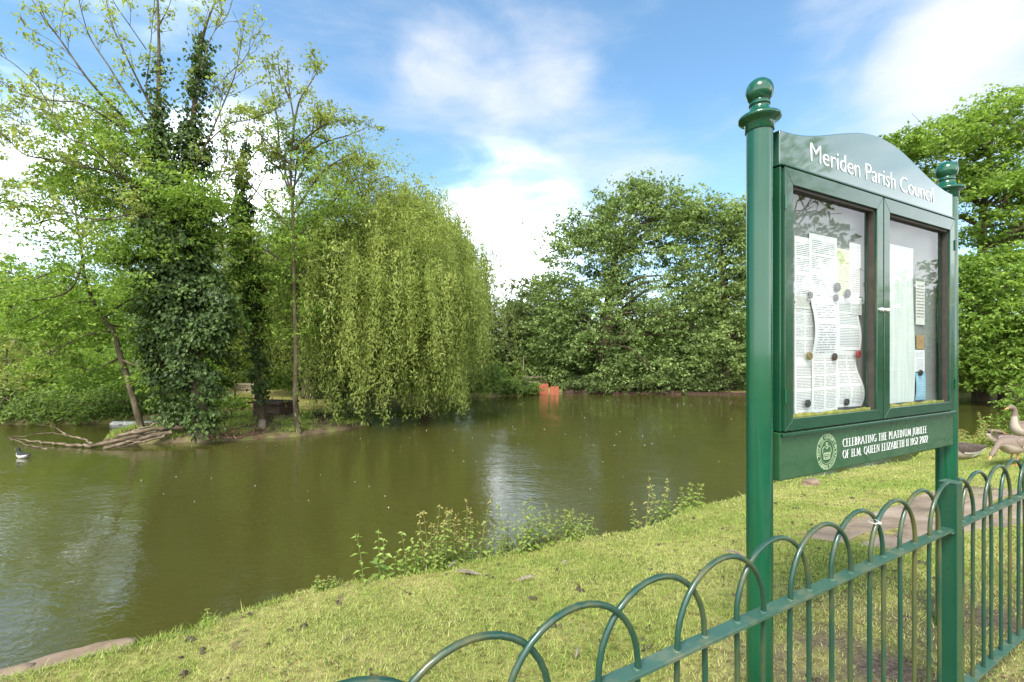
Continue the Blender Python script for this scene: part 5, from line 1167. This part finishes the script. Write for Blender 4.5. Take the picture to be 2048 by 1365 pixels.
# ------------------------------------------------------------------ bow-top fence
D0 = .782; P0 = np.array((.604, 1.332)); FRZ = math.atan2(EF[1], EF[0])
RAIL = CAMH - D0; LOWR = .105; XP = 2.03 * D0
def hoop(x0, w, crest, half=None):
    """bar with a rounded top: up from the bottom rail, over and down again"""
    r = w / 2; cz = crest - r; pts = [(x0, 0, LOWR - .02), (x0, 0, .35), (x0, 0, RAIL - .1), (x0, 0, cz)] + [(x0 + r - r * math.cos(a), 0, cz + r * math.sin(a)) for a in np.linspace(0, math.pi, 19)[1:-1]] + [(x0 + w, 0, cz), (x0 + w, 0, RAIL - .1), (x0 + w, 0, .35), (x0 + w, 0, LOWR - .02)]
    if half == 'first': pts = pts[:13]
    if half == 'last': pts = pts[-13:]
    return pts
def fence_panel(label, loc, x0, x1, hoops, w, crest):
    r = thing('bow_top_railing', label, 'fence', (loc[0], loc[1], 0), FRZ, 'bow-top railing panels')
    wm = MB(); wm.box(x0, x1, -.021, .021, RAIL - .0055, RAIL + .0055)
    mb = MB(); mb.box(x0, x1, -.021, .021, LOWR - .0055, LOWR + .0055); mb.build('bottom_rail', M['rail_paint'], r, None, .0015)
    for i, (hx, half) in enumerate(hoops):
        pts = hoop(hx, w, crest, half); off = .0042 * (1 if i % 2 else -1)
        mb = MB(); mb.tube([(x, y + off * (1 if z > RAIL + .02 else .4), z) for x, y, z in pts], .0078, 12); mb.build('hoop', M['fence_paint'], r, 60)
        for q in ([pts[0][0]] if half != 'last' else []) + ([pts[-1][0]] if half != 'first' else []):
            wm.lathe([(.0125, RAIL + .005), (.0115, RAIL + .0085), (.008, RAIL + .011)], 12, q, off * .4)
    wm.build('top_rail', M['rail_paint'], r, None, .0012)
PW = .33 * D0; HW = .48 * D0; CREST = CAMH - .7316 * D0
hl = [((.0733 - .33 * k) * D0, None) for k in range(9, 0, -1)] + [((.0733 + .33 * k) * D0, None) for k in range(5)] + [(1.723 * D0, 'first')]
fence_panel('long run of green bow-top railing crossing in front of the notice board', P0, (.0733 - .33 * 9.4) * D0, XP - .031, hl, HW, CREST)
hr = [(1.87 * D0, 'last')] + [((2.20 + .33 * k) * D0, None) for k in range(14)]
fence_panel('green bow-top railing running out of frame past the fence post', P0, XP + .031, 7.0 * D0, hr, HW, CREST)
pp = P0 + EF * XP
def fence_post():
    r = thing('fence_post', 'square green fence post with a flat cap between two railing runs', 'post', (pp[0], pp[1], 0), FRZ)
    h = CAMH - .744 * D0 + .004
    mb = MB(); mb.box(-.03, .03, -.03, .03, -.3, h); mb.build('shaft', M['fence_post'], r, None, .003)
    mb = MB(); mb.box(-.033, .033, -.033, .033, h + .0003, h + .006); mb.build('cap', M['rail_paint'], r, None, .0015)
    for s_ in (-1, 1):
        mb = MB(); mb.box(s_ * .0305 - .0005 if s_ > 0 else -.062, .062 if s_ > 0 else -.0300, -.024, .024, RAIL - .012, RAIL - .0062); mb.build('bracket', M['rail_paint'], r, None, .001)
M['fence_post'] = paint_mat('fence post paint', (.005, .052, .028), (.009, .064, .036), .12, .30, .3)
fence_post()
M['feather_white'] = simple('dull white nylon', [(.5, .5, .48), (.6, .6, .57)], 20, 3, .6)
def cable_tie():
    # clipped round two crossing hoops
    a = (.0733 + .33 * 3) * D0; x = a + .035; z = CREST - .055
    p = P0 + EF * x; r = thing('cable_tie', 'white cable tie clipped round two crossing hoops', 'cable tie', (p[0], p[1], z), FRZ)
    mb = MB(); mb.tube([(.013 * math.cos(t), .016 * math.sin(t), .004 * math.cos(t)) for t in np.linspace(0, 6.283, 21)], .0014, 6, False); mb.build('loop', M['feather_white'], r, 60)
    mb = MB(); mb.box(-.004, .004, -.024, -.016, -.004, .004); mb.build('catch', M['feather_white'], r, None, .001)
cable_tie()

# ------------------------------------------------------------------ birds
def bird_mat(name):
    m, nt, N, L = new_mat(name); out = N.new('ShaderNodeOutputMaterial'); p = N.new('ShaderNodeBsdfPrincipled'); L.new(p.outputs[0], out.inputs[0])
    a = N.new('ShaderNodeAttribute'); a.attribute_name = 'col'; n = tex(N, L, 40, 4, stretch=(1, 3, 3)); r = ramp(N, [(.3, (.7, .7, .7)), (.7, (1.15, 1.15, 1.15))]); L.new(n.outputs[0], r.inputs[0])
    mu = N.new('ShaderNodeMix'); mu.data_type = 'RGBA'; mu.blend_type = 'MULTIPLY'; mu.inputs['Factor'].default_value = .8; L.new(a.outputs['Color'], mu.inputs['A']); L.new(r.outputs[0], mu.inputs['B']); L.new(mu.outputs['Result'], p.inputs['Base Color'])
    p.inputs['Roughness'].default_value = .75; p.inputs['Specular IOR Level'].default_value = .2
    v = N.new('ShaderNodeTexVoronoi'); v.inputs['Scale'].default_value = 55; tc = N.new('ShaderNodeTexCoord'); L.new(tc.outputs['Object'], v.inputs[0]); b = N.new('ShaderNodeBump'); b.inputs['Strength'].default_value = .35; b.inputs['Distance'].default_value = .01; L.new(v.outputs['Distance'], b.inputs['Height']); L.new(b.outputs[0], p.inputs['Normal'])
    return m
M['plumage'] = bird_mat('plumage')
M['bill'] = simple('orange bill', [(.50, .20, .06), (.60, .28, .12)], 12, 3, .4); M['goose_leg'] = simple('pink leg', [(.42, .17, .08), (.52, .24, .14)], 12, 3, .6); M['eye'] = simple('dark eye', [(.01, .01, .01), (.015, .012, .01)], 5, 2, .15); M['yellow_bill'] = simple('duck bill', [(.35, .26, .05), (.45, .34, .08)], 12, 3, .4)
BROWN, DARK, PALE, WHITE = (.20, .155, .12), (.075, .058, .047), (.42, .36, .29), (.78, .76, .72)
def loft(name, st, mat, parent, colf, n=20):
    """st: (point, half width, half height); one smooth skin; colf(p, angle) -> colour"""
    P = [np.array(s[0], float) for s in st]; m = len(P); vs = []; cols = []
    for i, (p, w, h) in enumerate(st):
        t = unit(P[min(i + 1, m - 1)] - P[max(i - 1, 0)]); side = np.array((0, 1., 0)); up = np.cross(side, t) * -1; up = up if abs(up[2]) > .02 or True else up
        up = unit(np.cross(t, side)); 
        if up[2] < 0 and abs(t[2]) < .9: up = -up
        for k in range(n):
            a = 2 * math.pi * k / n; v = np.asarray(p) + side * w * math.cos(a) + up * h * math.sin(a); vs.append(v); cols.append(colf(i / (m - 1), math.sin(a), v))
    fs = [(i * n + k, i * n + (k + 1) % n, (i + 1) * n + (k + 1) % n, (i + 1) * n + k) for i in range(m - 1) for k in range(n)] + [tuple(range(n))[::-1], tuple((m - 1) * n + k for k in range(n))]
    me = bpy.data.meshes.new(name); me.from_pydata([tuple(v) for v in vs], [], fs); bm = bmesh.new(); bm.from_mesh(me); bmesh.ops.recalc_face_normals(bm, faces=bm.faces); bm.to_mesh(me); bm.free()
    ca = me.color_attributes.new('col', 'FLOAT_COLOR', 'POINT')
    for i, c in enumerate(cols): ca.data[i].color = (*c, 1)
    me.materials.append(mat); me.shade_smooth(); o = bpy.data.objects.new(name, me); link(o, parent)
    sd = o.modifiers.new('sub', 'SUBSURF'); sd.levels = 1; sd.render_levels = 1
    return o
def refine(st, per=3):
    a = np.array([list(s[0]) + [s[1], s[2]] for s in st]); c = catmull(a, per); return [((q[0], q[1], q[2]), max(q[3], .002), max(q[4], .002)) for q in c]
def goose(label, loc, rz, pose, size=1.0, dark=False, legs=True):
    r = thing('goose', label, 'goose', loc, rz, 'geese on the bank'); r.scale = (size,) * 3
    zc = .34 if legs else .155                                         # body centre height; +x is forwards
    body = [((-.47, 0, zc + .05), .012, .006), ((-.40, 0, zc + .045), .05, .022), ((-.30, 0, zc + .02), .085, .07), ((-.15, 0, zc), .135, .125), (( .02, 0, zc), .155, .15), ((.17, 0, zc + .005), .145, .145), ((.28, 0, zc + .035), .105, .115)]
    if pose == 'alert': neck = [((.325, 0, zc + .13), .066, .07), ((.325, 0, zc + .24), .046, .05), ((.33, 0, zc + .33), .038, .042), ((.355, 0, zc + .395), .040, .044), ((.40, 0, zc + .415), .040, .042), ((.445, 0, zc + .405), .028, .028), ((.462, 0, zc + .40), .016, .016)]
    elif pose == 'graze': neck = [((.385, 0, zc + .055), .074, .074), ((.465, 0, zc + .035), .046, .050), ((.535, 0, zc - .02), .036, .040), ((.585, 0, zc - .075), .038, .043), ((.63, 0, zc - .115), .036, .041), ((.662, 0, zc - .145), .025, .027), ((.672, 0, zc - .155), .014, .014)]
    elif pose == 'tuck': neck = [((.33, 0, zc + .11), .075, .07), ((.31, 0, zc + .175), .055, .055), ((.24, 0, zc + .205), .046, .046), ((.17, .02, zc + .20), .044, .044), ((.11, .03, zc + .185), .034, .034), ((.08, .03, zc + .175), .022, .022), ((.07, .03, zc + .17), .013, .013)]
    else: neck = [((.345, 0, zc + .09), .075, .075), ((.35, 0, zc + .155), .052, .055), ((.36, 0, zc + .20), .042, .045), ((.40, 0, zc + .225), .041, .043), ((.445, 0, zc + .22), .036, .036), ((.48, 0, zc + .208), .022, .022), ((.49, 0, zc + .205), .013, .013)]
    def cf(f, up, v):
        if v[0] < -.30: return WHITE if up < .55 else PALE
        if v[0] < -.08 and up < -.25: return WHITE
        if f > .62: return BROWN
        c = BROWN if up > -.1 else PALE
        if dark and up > 0: c = DARK
        return c
    loft('body', refine(body + neck), M['plumage'], r, cf)
    hd = np.array(neck[-1][0]); dr = unit(hd - np.array(neck[-3][0]))
    st = [(hd - dr * .012, .017, .019), (hd + dr * .02, .015, .014), (hd + dr * .045 + np.array((0, 0, -.004)), .012, .009), (hd + dr * .064 + np.array((0, 0, -.008)), .007, .004)]
    mb = MB(); 
    for k in range(len(st) - 1): pass
    bl = MB(); n = 10; vs = []
    for p, w, h in st:
        up = unit(np.cross(dr, (0, 1., 0))); up = up if up[2] > 0 else -up
        vs += [p + np.array((0, 1., 0)) * w * math.cos(2 * math.pi * k / n) + up * h * math.sin(2 * math.pi * k / n) for k in range(n)]
    bl.add(vs, [(i * n + k, i * n + (k + 1) % n, (i + 1) * n + (k + 1) % n, (i + 1) * n + k) for i in range(3) for k in range(n)] + [tuple(range(n))[::-1], tuple(3 * n + k for k in range(n))]); bl.build('bill', M['bill'], r, 60)
    e = np.array(neck[-3][0]); ew = neck[-3][1]
    for s_ in (-1, 1):
        up = np.cross(dr, (0, 1., 0)); up = unit(up if up[2] > 0 else -up); c = e + up * .012 + np.array((0, s_ * ew * .88, 0)) + dr * .008
        mb = MB(); mb.lathe([(.001, -.007), (.006, -.0035), (.007, 0), (.006, .0035), (.001, .007)], 10); o = mb.build('eye', M['eye'], r, 80); o.location = c
    for s_ in (-1, 1):                                                 # folded wings, feather rows as ridges
        wst = [((.20, s_ * .115, zc + .045), .018, .05), ((.12, s_ * .145, zc + .055), .028, .085), ((-.02, s_ * .15, zc + .055), .030, .09), ((-.18, s_ * .125, zc + .06), .028, .075), ((-.32, s_ * .075, zc + .075), .022, .042), ((-.45, s_ * .03, zc + .085), .012, .018), ((-.53, s_ * .012, zc + .085), .005, .006)]
        def wf(f, up, v, s_=s_):
            if f < .12: return BROWN if not dark else DARK
            if up < -.62: return WHITE if .15 < f < .7 else DARK
            band = math.sin(v[0] * 75 + up * 2)
            b = DARK if (dark or f > .72) else BROWN
            return tuple(x * 1.5 for x in b) if band > .6 else b
        loft('wing', refine(wst, 4), M['plumage'], r, wf, 14)
    if legs:
        for s_ in (-1, 1):
            x = .03 + (.05 if s_ > 0 else -.05); mb = MB(); mb.tube([(x - .02, s_ * .06, zc - .08), (x - .035, s_ * .06, zc - .16), (x - .005, s_ * .06, .10), (x, s_ * .06, .012)], [.032, .015, .0105, .010], 10)
            for a in (-.5, 0, .5): mb.tube([(x, s_ * .06, .014), (x + .045 * math.cos(a), s_ * .06 + .045 * math.sin(a), .010), (x + .085 * math.cos(a), s_ * .06 + .085 * math.sin(a), .006)], [.010, .008, .004], 6)
            w = MB()
            mb.add([(x + .005, s_ * .06, .008), (x + .072, s_ * .06 - .038, .006), (x + .083, s_ * .06, .006), (x + .072, s_ * .06 + .038, .006), (x + .005, s_ * .06, .003), (x + .072, s_ * .06 - .038, .002), (x + .083, s_ * .06, .002), (x + .072, s_ * .06 + .038, .002)], [(0, 1, 2), (0, 2, 3), (4, 6, 5), (4, 7, 6), (1, 5, 6, 2), (2, 6, 7, 3)])
            mb.build('leg', M['goose_leg'], r, 60)
    return r
def place(px, py, h):
    Y = (CAMH - h) * F / (py - HOR); p = V3(px, py, Y)
    for _ in range(8): h = gz(p[0], p[1]); Y = (CAMH - h) * F / (py - HOR); p = V3(px, py, Y)
    return (p[0], p[1], gz(p[0], p[1]))
goose('brown goose standing upright at the frame edge, head raised', place(2064, 897, -.25), R(182), 'alert', 1.08)
goose('brown goose stooping with its bill held low over the turf', place(2030, 930, -.15), R(199), 'graze', .98)
goose('dark-backed goose lying down between the standing and the stooping goose', place(2012, 892, -.2), R(160), 'tuck', .85, True, False)
goose('dark and white goose lying behind the notice board post', place(1924, 919, -.15), R(184), 'rest', 1.02, True, False)
def duck():
    p = V3(47, 914, 2.21 * F / 205); r = thing('duck', 'small black and white duck swimming by the bare bough', 'duck', (p[0], p[1], WATER), R(165))
    def cf(f, up, v): return (WHITE if (.12 < f < .40 and up < .2) or (v[0] > .10 and v[2] < .08) else ((.03, .035, .03) if f > .6 or up > .1 else (.16, .14, .13)))
    loft('body', refine([((-.20, 0, .09), .01, .006), ((-.15, 0, .07), .05, .03), ((-.05, 0, .05), .085, .065), ((.05, 0, .05), .085, .07), ((.12, 0, .075), .06, .065), ((.15, 0, .13), .036, .04), ((.165, 0, .175), .034, .036), ((.20, 0, .185), .03, .03), ((.225, 0, .178), .016, .016)]), M['plumage'], r, cf)
    mb = MB(); mb.tube([(.215, 0, .178), (.245, 0, .17), (.265, 0, .165)], [.013, .012, .007], 8); mb.build('bill', M['yellow_bill'], r, 60)
duck()

# ------------------------------------------------------------------ the street behind, seen mirrored in the glass
M['asphalt'] = simple('asphalt', [(.045, .045, .047), (.075, .074, .072)], 30, 6, .9, .4); M['paving'] = simple('paving', [(.22, .20, .18), (.30, .28, .25)], 8, 5, .9, .2)
def strip(name, s0, s1, z, mat, kind='structure'):
    mb = MB(); a, b = -40, 90; q = [fp(a, s0), fp(b, s0), fp(b, s1), fp(a, s1)]; mb.add([(p[0], p[1], z) for p in q] + [(p[0], p[1], z - .2) for p in q], [(0, 1, 2, 3), (7, 6, 5, 4), (0, 4, 5, 1), (1, 5, 6, 2), (2, 6, 7, 3), (3, 7, 4, 0)])
    o = mb.build(name, mat); tag(o, kind='structure')
strip('road', -8.2, -2.4, .018, M['asphalt']); strip('pavement', -2.39, -.7, .12, M['paving'])
def house():
    c = fp(31, -13); r = thing('brick_house', 'red brick house with a tiled roof mirrored in the notice board glass', 'house', (c[0], c[1], 0), FRZ)
    M['brick'] = simple('house brick', [(.20, .085, .055), (.30, .14, .10)], 5, 6, .9, .3, .2, (1, 1, 5)); M['tile'] = simple('roof tile', [(.10, .065, .05), (.16, .11, .09)], 5, 6, .85, .3, .2, (1, 1, 5))
    mb = MB(); mb.box(-8, 8, -4, 4, -.2, 2.6); mb.build('wall', M['brick'], r)
    mb = MB(); mb.add([(-8.5, -4.5, 2.45), (8.5, -4.5, 2.45), (8.5, 4.5, 2.45), (-8.5, 4.5, 2.45), (-8.5, 0, 4.6), (8.5, 0, 4.6)], [(0, 1, 5, 4), (2, 3, 4, 5), (0, 4, 3), (1, 2, 5), (0, 3, 2, 1)]); mb.build('roof', M['tile'], r)
    for x in (-5, 0, 5):
        mb = MB(); mb.box(x - .8, x + .8, 4.005, 4.06, .9, 2.2); w = mb.build('window', M['white_paint'], r); mb = MB(); mb.box(x - .72, x + .72, 4.0605, 4.07, .98, 2.12); mb.build('pane', M['eye'], w)
house()
def street_sign():
    c = fp(11.2, -1.6); r = thing('street_sign', 'blue street sign on a pole mirrored in the notice board glass', 'sign', (c[0], c[1], .12), FRZ + R(40)); M['sign_blue'] = simple('sign blue', [(.03, .10, .35), (.04, .13, .40)], 5, 2, .4)
    mb = MB(); mb.lathe([(.03, -.1), (.03, 2.5)], 14); mb.build('pole', M['asphalt'], r, 40); mb = MB(); mb.box(-.24, .24, .032, .045, 1.75, 2.45); pl = mb.build('plate', M['white_paint'], r, None, .003)
    mb = MB(); mb.box(-.21, .21, .0455, .05, 1.78, 2.42); mb.build('face', M['sign_blue'], pl)
street_sign()
def street_tree(label, t, s, h, rad, n, leaf=.2):
    c = fp(t, s); base = np.array((c[0], c[1], 0.)); crown_tree('street_tree', label, 'tree', 'street trees mirrored in the glass', base, [base, base + (0.1, 0, h * .4), base + (0, .1, h * .8)], .2, .05, [(c[0], c[1], h * .68, rad, rad, h * .34), (c[0] + rad * .4, c[1] + .3, h * .55, rad * .7, rad * .7, h * .25)], n, .7, 7, 9, leaf, .6, M['leaf_mid'], M['bark'], 25, inner=.4, hollow=.4)
street_tree('street tree overhanging the pavement, mirrored high in the fuller door', 10.2, -4.3, 6.9, .85, 26, .16); street_tree('street tree across the road, mirrored beside the door edge', 17, -9.8, 3.9, 1.7, 70); street_tree('street tree mirrored in the emptier door', 25, -7.6, 5.4, 2.0, 80); street_tree('low street tree mirrored at the foot of the glass', 38, -12.5, 4.6, 3.0, 90)
